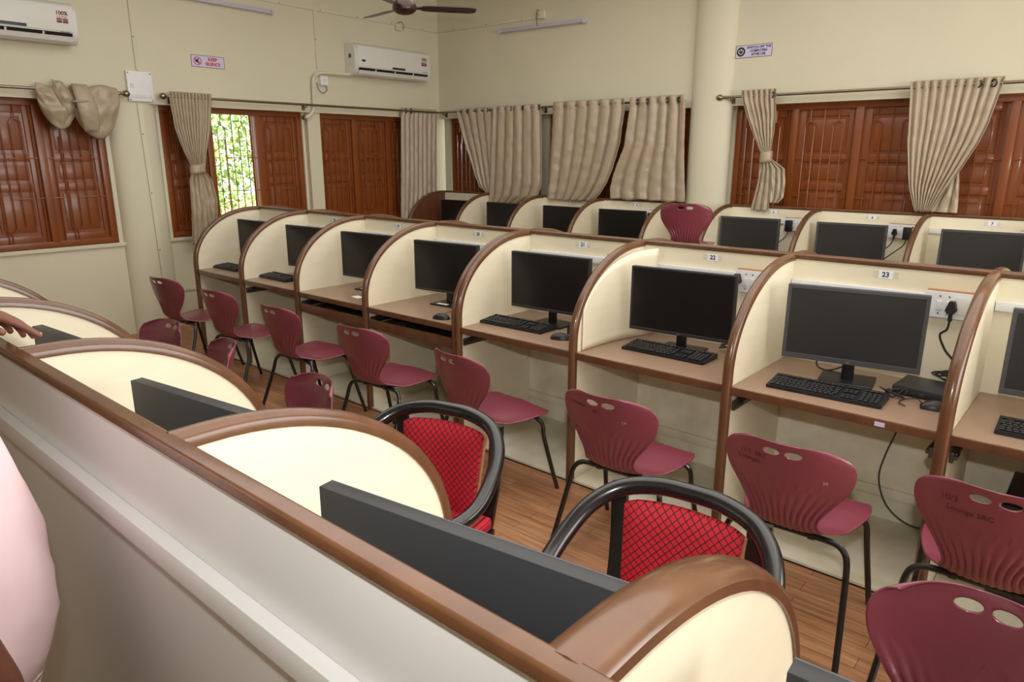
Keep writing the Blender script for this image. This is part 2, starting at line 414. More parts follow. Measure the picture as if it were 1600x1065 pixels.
# ------------------------------------------------------------------ outside: ground and trees past the open shutter
mb = MB(); mb.box((-40, -20, -0.8), (XL-0.40, 30, -0.7)); struct(mb.build('ground', 'soil', origin=(-15, 5, -0.7)))
def tree(loc, h, rad, n, label, seed):
    rnd = random.Random(seed)
    t = thing('tree', label, 'tree', loc, 0, 'trees outside the open window')
    tr = MB(); tr.tube(catmull([(0, 0, 0), (0.05, 0.08, h*0.3), (-0.05, 0.0, h*0.6), (0, 0.05, h*0.9)], 5), [0.12 - 0.1*k/15 for k in range(16)], 8)
    tr.build('trunk', 'bark', t)
    lf = MB()
    for i in range(n):
        v = Vector((rnd.gauss(0, 1), rnd.gauss(0, 1), rnd.gauss(0, 1))).normalized() * rad * rnd.random() ** 0.4
        p = Vector((v.x, v.y, h*0.55 + v.z * h*0.5 / rad))
        if p.z < 0.1: continue
        a = Vector((rnd.gauss(0, 1), rnd.gauss(0, 1), rnd.gauss(0, 1))).normalized(); b = a.orthogonal().normalized()
        s = rnd.uniform(0.03, 0.075)
        vs = [lf.bm.verts.new(p + q) for q in (-a*s, b*s*0.45, a*s, -b*s*0.45)]
        lf.bm.faces.new(vs)
    lf.build('foliage', 'leaf', t)
tree((-11.6, 5.1, -0.7), 4.6, 1.55, 8500, 'leafy bush seen through the left part of the open window', 3)
tree((-11.8, 8.35, -0.7), 4.8, 1.6, 8500, 'leafy tree seen through the right part of the open window', 4)

# ------------------------------------------------------------------ carrel booths
A_EL, B_EL, Z_EL = 0.60, 0.46, 0.80
DEP = 0.66; TOP = 1.262
def front_curve(n=22):
    """outline of a divider's free edge (y from front, z), from the floor up over the curve to the back"""
    pts = [(0.0, 0.0), (0.0, 0.25), (0.0, 0.5), (0.0, 0.7)]
    for k in range(n+1):
        t = (PI/2) * k / n
        pts.append((A_EL - A_EL*math.cos(t), Z_EL + B_EL*math.sin(t)))
    pts.append((DEP, Z_EL + B_EL)); return pts
def carrel(name, label, loc, rz, divs, bays, group, outer='cream_low', inner0='cream', casing_out=False, numbers=True):
    """divs: (x, width) of dividers in local x; bays: dict per bay"""
    root = thing(name, label, 'study booths', loc, rz, group)
    x0, x1 = divs[0][0] - divs[0][1]/2, divs[-1][0] + divs[-1][1]/2
    mb = MB(); mb.box((x0, DEP, 0), (x1, DEP+0.015, TOP)); mb.build('back_panel', 'grey' if casing_out else 'cream', root)
    mb = MB(); mb.box((x0, DEP-0.008, TOP-0.006), (x1, DEP+0.026, TOP+0.018), 0.006, 3); mb.build('top_cap', 'brown', root)
    fc = front_curve()
    for i, (x, w) in enumerate(divs):
        poly = fc + [(DEP, 0)]
        mb = MB(); mb.prism(poly, lambda a, b, d: (d, a, b), x - w/2 + 0.006, x + w/2 - 0.006)
        dv = mb.build('divider', inner0 if i == 0 else 'cream', root)
        bands = [(x, w)] if w < 0.09 else [(x - w/4, w/2), (x + w/4, w/2)]
        for bx_, bw in bands:
            rings = []; n = len(fc)
            for k, (y, z) in enumerate(fc):
                ya, za = fc[max(0, k-1)]; yb, zb = fc[min(n-1, k+1)]
                T = Vector((0, yb-ya, zb-za)).normalized(); N = Vector((0, -T.z, T.y))      # outward
                c = Vector((bx_, y, z)); h = bw/2
                sec = [(-h, -0.012), (-h, 0.004), (-h*0.8, 0.014), (-h*0.4, 0.020), (0, 0.022), (h*0.4, 0.020), (h*0.8, 0.014), (h, 0.004), (h, -0.012)]
                rings.append([tuple(c + Vector((sx, 0, 0)) + N*sn) for sx, sn in sec])
            mb = MB(); mb.loft(rings); mb.build('edge_trim', 'brown', dv)
    for i, bay in enumerate(bays):
        if bay is None: continue
        a = divs[i][0] + divs[i][1]/2 - 0.004; b = divs[i+1][0] - divs[i+1][1]/2 + 0.004
        mb = MB(); mb.box((a, 0.0, 0.72), (b, DEP, 0.75), 0.002); dk = mb.build('desk_top', 'desk', root)
        mb = MB(); mb.box((a, -0.008, 0.715), (b, 0.006, 0.751), 0.003); mb.build('edge_band', 'brown', dk)
        mb = MB(); mb.box((a, -0.002, 0.010), (b, DEP, 0.024), 0.002); bb = mb.build('base_board', 'cream_low', root)
        mb = MB(); mb.box((a, 0.004, 0.0), (b, DEP, 0.0105)); mb.build('base_shadow_line', 'black', bb)  # black strip drawn as the shadow line under the base board
        mb = MB(); mb.box((a, DEP-0.02, 0.14), (b, DEP, 0.19), 0.003); mb.box((a, DEP-0.003, 0.016), (b, DEP, 0.70)); mb.build('lower_back_panel', 'cream_low', root)
        mb = MB(); mb.box((a, DEP-0.022, 1.118), (b, DEP, 1.158), 0.003); mb.build('cable_trunking', 'white', root)
        if 'num' in bay:
            cx = (a+b)/2 + 0.01
            mb = MB(); mb.box((cx-0.055, DEP-0.0008, 1.205), (cx+0.055, DEP, 1.236)); mb.build('tape_strip', 'tape', root)
            mb = MB(); mb.box((cx-0.03, DEP-0.0018, 1.203), (cx+0.03, DEP, 1.238)); lb = mb.build('number_label', 'paper', root)
            text('printed_number', bay['num'], 0.032, 'black_ink', lb, (cx, DEP-0.0026, 1.2205), (1, 0, 0), (0, 0, 1), bold=0.0009)
        if 'sock' in bay:
            s0 = b - bay['sock'] if bay['sock'] > 0 else a - bay['sock']
            s1 = s0 + 0.2; zb, zt = 1.062, 1.178
            mb = MB(); mb.box((s0, DEP-0.036, zb+0.004), (s1, DEP, zt+0.004), 0.002); bxo = mb.build('socket_box', 'cardboard', root)
            mb = MB(); mb.box((s0-0.004, DEP-0.042, zb), (s1+0.004, DEP-0.035, zt), 0.002); mb.build('socket_plate', 'white', bxo)
            for q in (0.055, 0.09):
                mb = MB(); mb.box((s0+q-0.011, DEP-0.049, zb+0.035), (s0+q+0.011, DEP-0.040, zt-0.04), 0.003); mb.build('switch', 'ac', bxo)
                mb = MB()
                for zz in (zb+0.02, zt-0.02): mb.lathe([(0.0035, -0.044), (0.0035, -0.04)], (s0+q, DEP, zz), 'y', 10)
                mb.build('screw', 'steel', bxo)
            mb = MB(); mb.box((s0+0.115, DEP-0.046, zb+0.02), (s0+0.172, DEP-0.040, zt-0.018), 0.004); mb.build('socket', 'ac', bxo)
            mb = MB(); mb.lathe([(0.006, -0.0455), (0.006, -0.04)], (s0+0.188, DEP, zt-0.02), 'y', 10)
            mb.build('screw', 'black', bxo)
        if bay.get('tray'):
            mb = MB(); mb.box((a+0.02, 0.02, 0.615), (b-0.02, 0.40, 0.632)); tr = mb.build('keyboard_tray', 'brown', root)
            mb = MB(); mb.box((a+0.012, -0.006, 0.603), (b-0.012, 0.016, 0.668), 0.003); mb.build('tray_front', 'brown', tr)
        for side in bay.get('rail', ''):
            xx, sg = (a + 0.006, 1) if side == 'l' else (b - 0.006, -1)
            mb = MB(); mb.box((xx, 0.015, 0.635), (xx + sg*0.014, 0.40, 0.678), 0.002)
            mb.box((xx + sg*0.012, 0.04, 0.645), (xx + sg*0.022, 0.40, 0.668), 0.002)
            for k in range(6): mb.box((xx + sg*0.013, 0.02 + k*0.012, 0.65), (xx + sg*0.026, 0.026 + k*0.012, 0.664))
            mb.build('drawer_rail', 'steel', root)
    if casing_out:
        mb = MB(); mb.box((x0+0.02, DEP+0.015, 1.032), (x1-0.02, DEP+0.043, 1.082), 0.003); mb.build('outer_cable_trunking', 'grey', root)
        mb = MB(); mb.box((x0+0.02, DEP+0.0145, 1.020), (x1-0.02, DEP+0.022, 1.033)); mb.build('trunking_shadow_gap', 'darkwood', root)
    return root
YM = 2.972; w1 = 0.044
def dl(xs, X0): return [(x - w/2 - X0, w) for x, w in xs]
GM = 'booth rows in the middle of the room'
A_ = [(-5.814, w1), (-5.015, w1), (-4.199, w1), (-3.365, w1), (-2.499, 0.036)]
B_ = [(-2.464, 0.036), (-1.610, w1), (-0.753, w1), (0.106, 0.05), (0.965, w1), (1.83, w1)]
carrel('study_booths', 'cream four-booth row numbered 17 to 20 with brown arched edges, middle row left end', (-5.9, YM, 0), 0, dl(A_, -5.9),
       [dict(num='17'), dict(num='18', rail='l'), dict(num='19', tray=1, rail='lr'), dict(num='20', tray=1, rail='lr')], None)
carrel('study_booths', 'cream booth row numbered 21 to 23 with brown arched edges, middle row right side', (-2.5, YM, 0), 0, dl(B_, -2.5),
       [dict(num='21', rail='l', sock=0.2), dict(num='22', sock=0.245), dict(num='23', rail='lr', sock=0.215), dict(num='24', rail='l', sock=0.2), dict(num='25')], None)
# the same booths on the far side of the middle row, facing the back wall
YR_ = 4.348
rev = lambda xs, X0: [(X0 - (x - w/2), w) for x, w in xs][::-1]
carrel('study_booths', 'four-booth row backing onto booths 17 to 20, only its curved tops show', (-2.4, YR_, 0), PI, rev(A_, -2.4), [{} for _ in range(4)], None)
carrel('study_booths', 'booth row backing onto booths 21 to 23, only its curved tops show', (1.9, YR_, 0), PI, rev(B_, 1.9), [{} for _ in range(5)], None)
# booths along the back wall
Y3 = 6.262
C_ = [(-6.695, w1), (-5.83, w1), (-4.97, w1), (-4.09, w1), (-3.20, w1)]
D_ = [(-2.556, w1), (-1.69, w1), (-0.79, w1), (0.10, w1), (0.97, w1)]
carrel('study_booths', 'cream booth row under the corner curtains along the back wall, dark wood left end', (-6.74, Y3, 0), 0, dl(C_, -6.74),
       [dict(num='1'), dict(num='2'), dict(num='3'), dict(num='4', sock=0.24)], None, inner0='darkwood')
carrel('study_booths', 'cream booth row numbered 5 to 7 along the back wall right of the round column', (-2.6, Y3, 0), 0, dl(D_, -2.6),
       [dict(num='5', sock=0.28), dict(num='6', sock=0.27), dict(num='7', sock=0.22), dict(num='8')], None)
# nearest row, seen over its back, facing the middle row
YN = 1.197
E_ = [(-5.82, w1), (-5.02, w1), (-4.18, w1), (-3.345, w1), (-2.453, w1), (-1.585, w1), (-0.730, w1), (0.162, 0.075), (1.05, w1), (1.90, w1)]
carrel('study_booths', 'nearest booth row at lower left, grey white back with a cable trunking strip', (2.0, YN, 0), PI, rev(E_, 2.0), [{} for _ in range(9)], None, casing_out=True)
# the loose laminate sheet bowed off the left side of booth 22
def liner():
    G = []
    for i in range(29):
        u = i/28; row = []
        for j in range(13):
            v = j/12
            y = YM + 0.05 + u*0.575; yy = min(A_EL, u*0.575 + 0.05)
            ztop = Z_EL + B_EL*math.sqrt(max(0, 1 - ((A_EL - yy)/A_EL)**2)) - 0.014
            z = 0.753 + v*(ztop - 0.753)
            row.append((-1.606 + 0.10*u**2.4, y, z))
        G.append(row)
    return MB().grid(G).build('laminate_sheet', 'cream', origin=(-1.60, YM+0.3, 0.753), solid=0.004)
tag(liner(), 'loose cream laminate sheet bowed away from the left side of booth 22', 'panel')

# ------------------------------------------------------------------ maroon shell chair
prof = [(0.00, 0.246, 0.436, 0.165), (0.03, 0.238, 0.446, 0.198), (0.09, 0.20, 0.451, 0.222), (0.20, 0.12, 0.449, 0.226), (0.32, 0.015, 0.442, 0.205),
        (0.42, -0.075, 0.437, 0.168), (0.50, -0.145, 0.448, 0.137), (0.56, -0.185, 0.482, 0.124), (0.62, -0.207, 0.530, 0.128), (0.72, -0.228, 0.605, 0.182),
        (0.80, -0.243, 0.665, 0.220), (0.87, -0.257, 0.718, 0.233), (0.93, -0.270, 0.765, 0.228), (0.97, -0.279, 0.797, 0.210), (0.99, -0.284, 0.811, 0.190), (1.00, -0.286, 0.816, 0.170)]
_d = catmull(prof, 24)
def shell(u, v):
    y, z, w = (float(np.interp(v, _d[:, 0], _d[:, k])) for k in (1, 2, 3))
    bk = min(1, max(0, (v - 0.45) / 0.25)); u2 = u*u
    x = u * w * (1 - 0.05*bk*u2)
    y += bk * 0.062 * u2 * (0.6 + 0.6*min(1, max(0, (v-0.6)/0.3)))
    z += (1 - bk) * (-0.018 * u2 + 0.012*u2*u2) + (0.02*u2 if 0.38 < v < 0.6 else 0)*math.sin(PI*min(1, max(0, (v-0.38)/0.22)))
    z -= 0.030 * u2*u2 * min(1, max(0, (v - 0.80)/0.2))**2
    # ribs radiating from the waist
    if 0.47 < v < 0.86:
        top = 0.80 - 0.03*math.cos(u*2.2)
        a = min(1, max(0, (v - 0.47)/0.06)) * min(1, max(0, (top - v)/0.12))
        y += 0.0036 * a * (abs(math.sin(u * PI * 6))**3 * 2 - 1) ; z += 0
    if 0.75 < v < 0.82:      # little raised tips where the ribs end
        k = round((u - 1/12)*6)
        if -5 <= k <= 4: y -= 0.004 * math.exp(-((v - 0.785)/0.009)**2) * math.exp(-(((u - 1/12) - k/6)*w/0.0045)**2)
    return Vector((x, y, z))
def chair_shell(parent):
    us = np.linspace(-1, 1, 97)
    vs = np.concatenate([np.linspace(0, 0.06, 6)[:-1], np.linspace(0.06, 0.44, 16)[:-1], np.linspace(0.44, 0.88, 40)[:-1], np.linspace(0.88, 1.0, 27)])
    mb = MB(); P = {}
    V = [[mb.bm.verts.new(shell(u, v)) for u in us] for v in vs]
    holes = [(-0.037, 0.778), (0.037, 0.778)]; rx, rz = 0.029, 0.0135
    def inside(p):
        if p.y > 0 or p.z < 0.7: return None
        for hx, hz in holes:
            if ((p.x-hx)/rx)**2 + ((p.z-hz)/rz)**2 < 1: return hx, hz
        return None
    gone = set()
    for i in range(len(vs)-1):
        for j in range(len(us)-1):
            q = [V[i][j], V[i][j+1], V[i+1][j+1], V[i+1][j]]
            c = sum((k.co for k in q), Vector())/4
            h = inside(c)
            if h:
                gone.update(q); continue
            mb.bm.faces.new(q)
    for q in gone:
        if q.link_faces:
            best = min(holes, key=lambda h: ((q.co.x-h[0])/rx)**2 + ((q.co.z-h[1])/rz)**2)
            dx, dz = (q.co.x-best[0])/rx, (q.co.z-best[1])/rz; L = math.hypot(dx, dz) or 1
            q.co.x = best[0] + dx/L*rx; q.co.z = best[1] + dz/L*rz
    bmesh.ops.delete(mb.bm, geom=[v for v in mb.bm.verts if not v.link_faces], context='VERTS')
    return mb.build('seat_shell', 'maroon', parent, solid=0.006, smooth=60)
def make_chair(label, group):
    t = thing('shell_chair', label, 'chair', (0, 0, 0), 0, group)
    chair_shell(t)
    for sy, yc, yf in ((-1, -0.105, -0.265), (1, 0.155, 0.262)):
        for sx in (-1, 1):
            pts = catmull([(0, yc, 0.422), (sx*0.08, yc, 0.422), (sx*0.150, yc + sy*0.002, 0.4215), (sx*0.182, yc + sy*0.006, 0.416), (sx*0.205, yc + sy*0.014, 0.399), (sx*0.217, yc + sy*0.024, 0.370), (sx*0.224, yc*0.75 + yf*0.25, 0.31), (sx*0.2375, yc*0.38 + yf*0.62, 0.15), (sx*0.25, yf, 0.0)], 5)
            mb = MB(); mb.tube(pts, 0.0115, 10); mb.build('leg', 'black_tube', t)
    for sx in (-1, 1):
        mb = MB(); mb.box((sx*0.10, -0.12, 0.412), (sx*0.075, 0.17, 0.432), 0.003); mb.build('seat_bracket', 'black_tube', t)
    return t
GC = 'maroon shell chairs'
spots = [  # x, y, rz, label
 (-5.31, 2.65, R(8), 'maroon plastic shell chair in front of booth 17, farthest one beside the left wall'),
 (-4.47, 2.665, R(5), 'maroon plastic shell chair in front of booth 18, second farthest in its row'),
 (-3.63, 2.66, R(1), 'maroon plastic shell chair in front of booth 19, third from the left wall'),
 (-2.78, 2.66, R(4), 'maroon plastic shell chair in front of booth 20 with the keyboard tray'),
 (-1.92, 2.64, R(-7), 'maroon plastic shell chair in front of booth 21, behind the farther red armchair'),
 (-1.04, 2.60, R(3), 'maroon plastic shell chair in front of booth 22 with faint marker scribble on its back'),
 (-0.30, 2.60, R(3), 'maroon plastic shell chair in front of booth 23 with marker writing beside its hand holes'),
 (0.315, 2.66, R(0), 'maroon plastic shell chair in front of booth 24, cut by the right picture edge'),
 (-3.65, 1.52, PI + R(6), 'maroon plastic shell chair at the near row, farthest one, only its back top shows'),
 (-3.03, 1.52, PI - R(15), 'maroon plastic shell chair at the near row, middle one, turned partly sideways'),
 (-2.12, 1.47, PI - R(8), 'maroon plastic shell chair at the near row, left of the farther red armchair'),
 (0.37, 1.505, PI - R(2), 'large maroon plastic shell chair back at the bottom right corner, closest to the camera'),
]
c0 = make_chair(spots[0][3], GC)
c0.location = (spots[0][0], spots[0][1], 0); c0.rotation_euler = (0, 0, spots[0][2])
CH = [c0] + [dup(c0, (x, y, 0), rz, lb, GC) for x, y, rz, lb in spots[1:]]
t = thing('low_table', 'plain wooden low table carrying the raised maroon chair behind the middle booths', 'table', (-2.50, 5.86, 0))
mb = MB(); mb.box((-0.37, -0.36, 0.51), (0.37, 0.37, 0.54), 0.004); mb.build('table_top', 'darkwood', t)
for sx in (-1, 1):
    for sy in (-1, 1):
        mb = MB(); mb.box((sx*0.27-0.02, sy*0.27-0.02, 0), (sx*0.27+0.02, sy*0.27+0.02, 0.51)); mb.build('leg', 'darkwood', t)
dup(c0, (-2.50, 5.89, 0.54), R(20), 'maroon plastic shell chair raised on a low table before the round column', 'maroon shell chairs')
# marker writing on three backs, following the shell
def scribble(ch, txt, xc, zc, size, m='ink', slant=0.0):
    def fn(x, y):
        xx, zz = xc + x, zc + y + slant*x
        v = float(np.interp(zz, _d[_d[:, 0] > 0.6][:, 2], _d[_d[:, 0] > 0.6][:, 0])); w = float(np.interp(v, _d[:, 0], _d[:, 3]))
        p = shell(xx / w, v); p.y -= 0.0042; return p
    text('marker_writing' if m == 'ink' else 'number_mark', txt, size, m, ch, None or (0, 0, 0), (1, 0, 0), (0, 0, 1), fn=fn)
scribble(CH[6], '11/3  SRC', -0.105, 0.748, 0.026); scribble(CH[6], '(Lounge)', -0.125, 0.722, 0.026)
scribble(CH[5], 'LOUNGE', -0.12, 0.752, 0.022); scribble(CH[5], 'SRC', -0.02, 0.738, 0.022)
scribble(CH[7], '10/3', -0.12, 0.748, 0.03); scribble(CH[7], 'Lounge SRC', -0.06, 0.715, 0.026)
scribble(CH[6], '20', 0.14, 0.69, 0.017, 'chalk'); scribble(CH[5], 'CA', 0.10, 0.712, 0.015, 'chalk')

# ------------------------------------------------------------------ red armchairs (face +Y locally)
def armchair(label, loc, rz):
    t = thing('armchair', label, 'chair', loc, rz, 'red and black armchairs at the near row')
    half = [(0.0, -0.275, 0.825), (0.10, -0.268, 0.822), (0.20, -0.235, 0.80), (0.265, -0.165, 0.755), (0.295, -0.07, 0.69), (0.30, 0.03, 0.635), (0.285, 0.12, 0.615), (0.25, 0.20, 0.61), (0.215, 0.255, 0.595), (0.20, 0.275, 0.545), (0.20, 0.275, 0.40)]
    path = [(-x, y, z) for x, y, z in half[::-1]] + half[1:]
    mb = MB(); mb.tube(catmull(path, 6), 0.0265, 14); mb.build('bow_frame', 'bow', t)
    for s in (-1, 1):
        mb = MB(); rings = []
        for f in [k/10 for k in range(11)]:
            z = 0.42 + f*0.385; y = -0.20 - 0.055*f - 0.02*math.sin(PI*f); x = s*(0.196 + 0.016*f); h = 0.025
            rings.append([(x - h, y - 0.009, z), (x + h, y - 0.009, z), (x + h, y + 0.009, z), (x - h, y + 0.009, z)])
        mb.loft(rings); mb.build('back_slat', 'bow', t)
    # cushioned back: curved, rounded top
    def cushion(name, m, thick, grow, dy, low=0.0):
        mb = MB(); F, B = [], []
        for i in range(19):
            f = i/18; rowf, rowb = [], []
            for j in range(21):
                u = -1 + j/10
                wid = 0.152 + 0.022*f + grow
                zt = 0.785 - low - 0.008*u*u - (0.010*max(0, abs(u)-0.85)/0.15 if abs(u) > 0.8 else 0)
                z = 0.44 + f*(zt - 0.44)
                y = -0.205 - 0.055*f + 0.028*u*u + dy
                puff = thick * (1 - u**4) * (1 - (2*f-1)**6) 
                x = u*wid
                rowf.append((x, y + 0.008 + puff, z)); rowb.append((x, y - 0.008, z))
            F.append(rowf); B.append(rowb)
        mb.grid(F); mb.grid(B)
        bmesh.ops.remove_doubles(mb.bm, verts=mb.bm.verts[:], dist=1e-5)
        be = [e for e in mb.bm.edges if len(e.link_faces) == 1]
        bmesh.ops.bridge_loops(mb.bm, edges=be)
        return mb.build(name, m, t)
    cushion('back_cushion', 'red', 0.022, 0.0, 0.012)
    cushion('back_board', 'cardboard', 0.0, 0.004, -0.004, 0.012)
    mb = MB(); mb.box((-0.225, -0.20, 0.415), (0.225, 0.245, 0.47), 0.02, 3); mb.build('seat_cushion', 'red', t)
    mb = MB(); mb.box((-0.23, -0.205, 0.392), (0.23, 0.25, 0.418), 0.004); mb.build('seat_board', 'bow', t)
    for sx, sy in ((-1, -1), (1, -1), (-1, 1), (1, 1)):
        x, y = sx*0.19, (-0.18 if sy < 0 else 0.21)
        mb = MB(); mb.tube([(x, y, 0.40), (x*1.05, y*1.02, 0.2), (sx*0.22, y + sy*0.04, 0.0)], 0.014, 10); mb.build('leg', 'bow', t)
    for s in (-1, 1):
        mb = MB(); mb.tube(catmull([(s*0.20, 0.275, 0.42), (s*0.205, 0.27, 0.36), (s*0.20, 0.20, 0.35), (s*0.20, -0.15, 0.36)], 5), 0.012, 10); mb.build('side_rail', 'bow', t)
    return t
armchair('black bow-framed armchair with red diamond quilted back, the farther of the two', (-1.29, 1.535, 0), PI + R(13))
armchair('black bow-framed armchair with red diamond quilted back, partly hidden by the nearest brown arch', (-0.315, 1.50, 0), PI + R(6))

# ------------------------------------------------------------------ monitors, keyboards, mice
def make_monitor(name, label, bez, group, wid=0.572, hgt=0.345, zb=0.838, lw=0.010, chin=0.016, sticker=False, stand=True):
    t = thing(name, label, 'monitor', (0, 0, 0.751), 0, group)
    b = zb - 0.751; w = wid/2
    mb = MB(); mb.box((-w, -0.008, b), (w, 0.022, b+hgt), 0.003)
    mb.box((-w*0.7, 0.02, b+0.03), (w*0.7, 0.044, b+hgt*0.6), 0.012)
    fr = mb.build('housing', 'monitor', t)
    mb = MB()
    for p, q in (((-w, b), (w, b+chin)), ((-w, b+hgt-lw), (w, b+hgt)), ((-w, b+chin), (-w+lw, b+hgt-lw)), ((w-lw, b+chin), (w, b+hgt-lw))): mb.box((p[0], -0.0105, p[1]), (q[0], -0.006, q[1]), 0.001, 1)
    mb.build('bezel', bez, t)
    mb = MB(); mb.box((-w+lw, -0.0092, b+chin), (w-lw, -0.0075, b+hgt-lw)); mb.build('screen', 'screen_matte' if bez == 'bezel_grey' else 'screen', t)
    text('maker_mark', 'LG', 0.010, 'chalk', fr, (0, -0.0112, b+chin*0.45), (1, 0, 0), (0, 0, 1))
    mb = MB(); mb.box((-0.026, 0.028, 0.006), (0.026, 0.052, b+0.12), 0.006); mb.build('stand_neck', 'black', t)
    mb = MB(); mb.box((-0.115, -0.05, 0.0), (0.115, 0.135, 0.010), 0.005); bs = mb.build('stand_base', 'black', t)
    if sticker:
        mb = MB(); mb.box((-0.065, -0.035, 0.0102), (0.03, -0.005, 0.0110)); mb.build('sticker', 'paper', bs)
    return t
GMN = 'monitors in the middle row'
m0 = make_monitor('monitor', 'x', 'monitor', GMN)
def place(o, x, y, rz, label, z=0.751, group=None):
    o.location = (x, y, z); o.rotation_euler = (0, 0, rz); o['label'] = label
    if group: o['group'] = group
    return o
place(m0, -1.218, 3.345, R(4), 'black monitor in booth 22, wide dark screen under the number label')
dup(m0, (-2.095, 3.36, 0.751), R(2), 'black monitor in booth 21 behind the keyboard and mouse', GMN)
dup(m0, (-4.62, 3.36, 0.751), R(3), 'black monitor in booth 18, left part of its screen visible', GMN)
dup(m0, (-5.42, 3.36, 0.751), R(3), 'black monitor in booth 17, farthest in the middle row', GMN)
m1 = make_monitor('monitor', 'x', 'monitor', GMN, sticker=True)
place(m1, -2.99, 3.36, R(4), 'black monitor in booth 20 with a white sticker on its stand')
dup(m1, (-3.84, 3.36, 0.751), R(4), 'black monitor in booth 19 with a white card on the desk before it', GMN)
m2 = make_monitor('monitor', 'x', 'bezel_grey', GMN, lw=0.016, chin=0.024)
place(m2, -0.385, 3.37, R(9), 'charcoal framed monitor in booth 23, the largest full screen in view')
dup(m2, (0.475, 3.37, 0.751), R(3), 'charcoal framed monitor in booth 24, cut by the right picture edge', GMN)
GW = 'monitors along the back wall'
zw = 0.80
for x, rz, src, lb, dz in ((-6.20, 0, m0, 'black monitor in the corner booth beside the dark wood end panel', 0.04),
                  (-5.375, 0, m0, 'black monitor half covered by the hanging curtain hem, second from the corner', 0.035),
                  (-4.47, 0, m0, 'black monitor below the second curtain, third from the corner', 0.05),
                  (-3.675, R(3), m0, 'black monitor just left of the stacked chair, in the booth numbered 4', 0.05)):
    dup(src, (x, 6.65, 0.751), rz, lb, GW)
for x, rz, lb, dz in ((-2.25, R(2), 'charcoal monitor in the wall booth numbered 5, right of the stacked chair', 0.02), (-1.34, R(3), 'charcoal monitor in the wall booth numbered 6', 0.03), (-0.37, R(2), 'charcoal monitor in the wall booth numbered 7, far right', 0.0)):
    dup(m2, (x, 6.64, 0.751), rz, lb, GW)
GN = 'monitors in the near row seen from behind'
m3 = make_monitor('monitor', 'x', 'bezel_grey', GN, wid=0.605, lw=0.016, chin=0.024)
near_m = m3
for x, y, rz, lb in ((-0.25, 0.765, PI + R(8), 'black monitor seen from behind, the large one in the nearest full booth'),
                (-1.145, 0.795, PI + R(8), 'black monitor seen from behind, second nearest booth'),
                (-2.03, 0.80, PI + R(4), 'black monitor corner seen from behind beside the resting hand'),
                (0.56, 0.82, PI + R(3), 'black monitor corner at the very bottom edge right of the nearest brown arch')):
    if near_m: place(near_m, x, y, rz, lb); near_m = None
    else: dup(m3, (x, y, 0.751), rz, lb, GN)

def make_keyboard(label):
    t = thing('keyboard', label, 'keyboard', (0, 0, 0.751), 0, 'keyboards on the booth desks')
    mb = MB(); mb.prism([(-0.082, 0), (0.082, 0), (0.082, 0.026), (0.06, 0.027), (-0.082, 0.014)], lambda a, b, d: (d, a, b), -0.235, 0.235)
    cs = mb.build('case', 'black', t)
    mb = MB()
    def keyrow(y, xs, wk, hk):
        for x in xs:
            z = 0.014 + (y + 0.082)/0.142*0.013
            mb.box((x - wk/2, y - hk/2, z), (x + wk/2, y + hk/2, z + 0.006), 0.0016, 1)
    for r in range(5):
        y = -0.062 + r*0.0205
        if r == 0:
            keyrow(y, [-0.214, -0.192, -0.170], 0.019, 0.017); keyrow(y, [-0.10], 0.112, 0.017); keyrow(y, [-0.03, -0.008, 0.014, 0.036], 0.019, 0.017)
        else:
            keyrow(y, [-0.217 + 0.0195*k + 0.004*(r % 3) for k in range(13)], 0.0165, 0.0165); keyrow(y, [0.046], 0.02, 0.0165)
        if r < 2 or r > 2: keyrow(y, [0.080, 0.099, 0.118], 0.0165, 0.0165)
        keyrow(y, [0.152, 0.1715, 0.191, 0.2105], 0.0165, 0.0165)
    keyrow(0.051, [-0.217] + [-0.178 + 0.0195*k + 0.008*(k//4) for k in range(12)] + [0.080, 0.099, 0.118, 0.152, 0.1715, 0.191, 0.2105], 0.0165, 0.014)
    mb.build('keycaps', 'key', t, smooth=20)
    return t
GK = 'keyboards on the booth desks'
k0 = make_keyboard('x')
place(k0, -0.405, 3.165, R(2.5), 'black keyboard in booth 23 in front of the charcoal framed monitor')
dup(k0, (-2.23, 3.225, 0.751), R(1), 'black keyboard in booth 21 left of the mouse', GK)
dup(k0, (-1.235, 3.275, 0.751), R(0), 'black keyboard in booth 22 partly under the monitor', GK)
dup(k0, (-4.85, 3.20, 0.751), R(0), 'black keyboard in booth 18', GK)
dup(k0, (-5.66, 3.20, 0.751), R(0), 'black keyboard in booth 17, farthest on the middle row', GK)
dup(k0, (0.455, 3.18, 0.751), R(1), 'black keyboard in booth 24 at the right picture edge', GK)
dup(k0, (-2.83, 3.13, 0.633), R(1), 'black keyboard on the pull-out tray of booth 20', GK)
dup(k0, (-3.70, 3.17, 0.633), R(1), 'black keyboard on the pull-out tray of booth 19', GK)

def make_mouse(label):
    t = thing('mouse', label, 'mouse', (0, 0, 0.751), 0, 'computer mice')
    mb = MB(); rings = []
    for k in range(13):
        f = k/12; y = -0.055 + f*0.11
        w = 0.031*math.sin(PI*min(1, max(0.06, 0.08 + f*0.86)))**0.45; h = 0.036*math.sin(PI*(0.1 + 0.8*f))**0.7
        rings.append([(w*math.cos(a), y, 0.001 + h*max(0, math.sin(a))) for a in [PI*q/12 for q in range(13)]] + [(0, y, 0.001)])
    mb.loft(rings); mb.build('shell', 'black', t, smooth=60)
    mb = MB(); mb.lathe([(0.008, -0.003), (0.008, 0.003)], (0, 0.030, 0.026), 'x', 14); mb.build('scroll_wheel', 'bezel_grey', t)
    return t
GP = 'computer mice'
p0 = make_mouse('x')
place(p0, -1.84, 3.14, R(-65), 'black mouse in booth 21 right of the keyboard')
dup(p0, (-2.715, 3.05, 0.751), R(-70), 'black mouse in booth 20 at the front of the desk', GP)
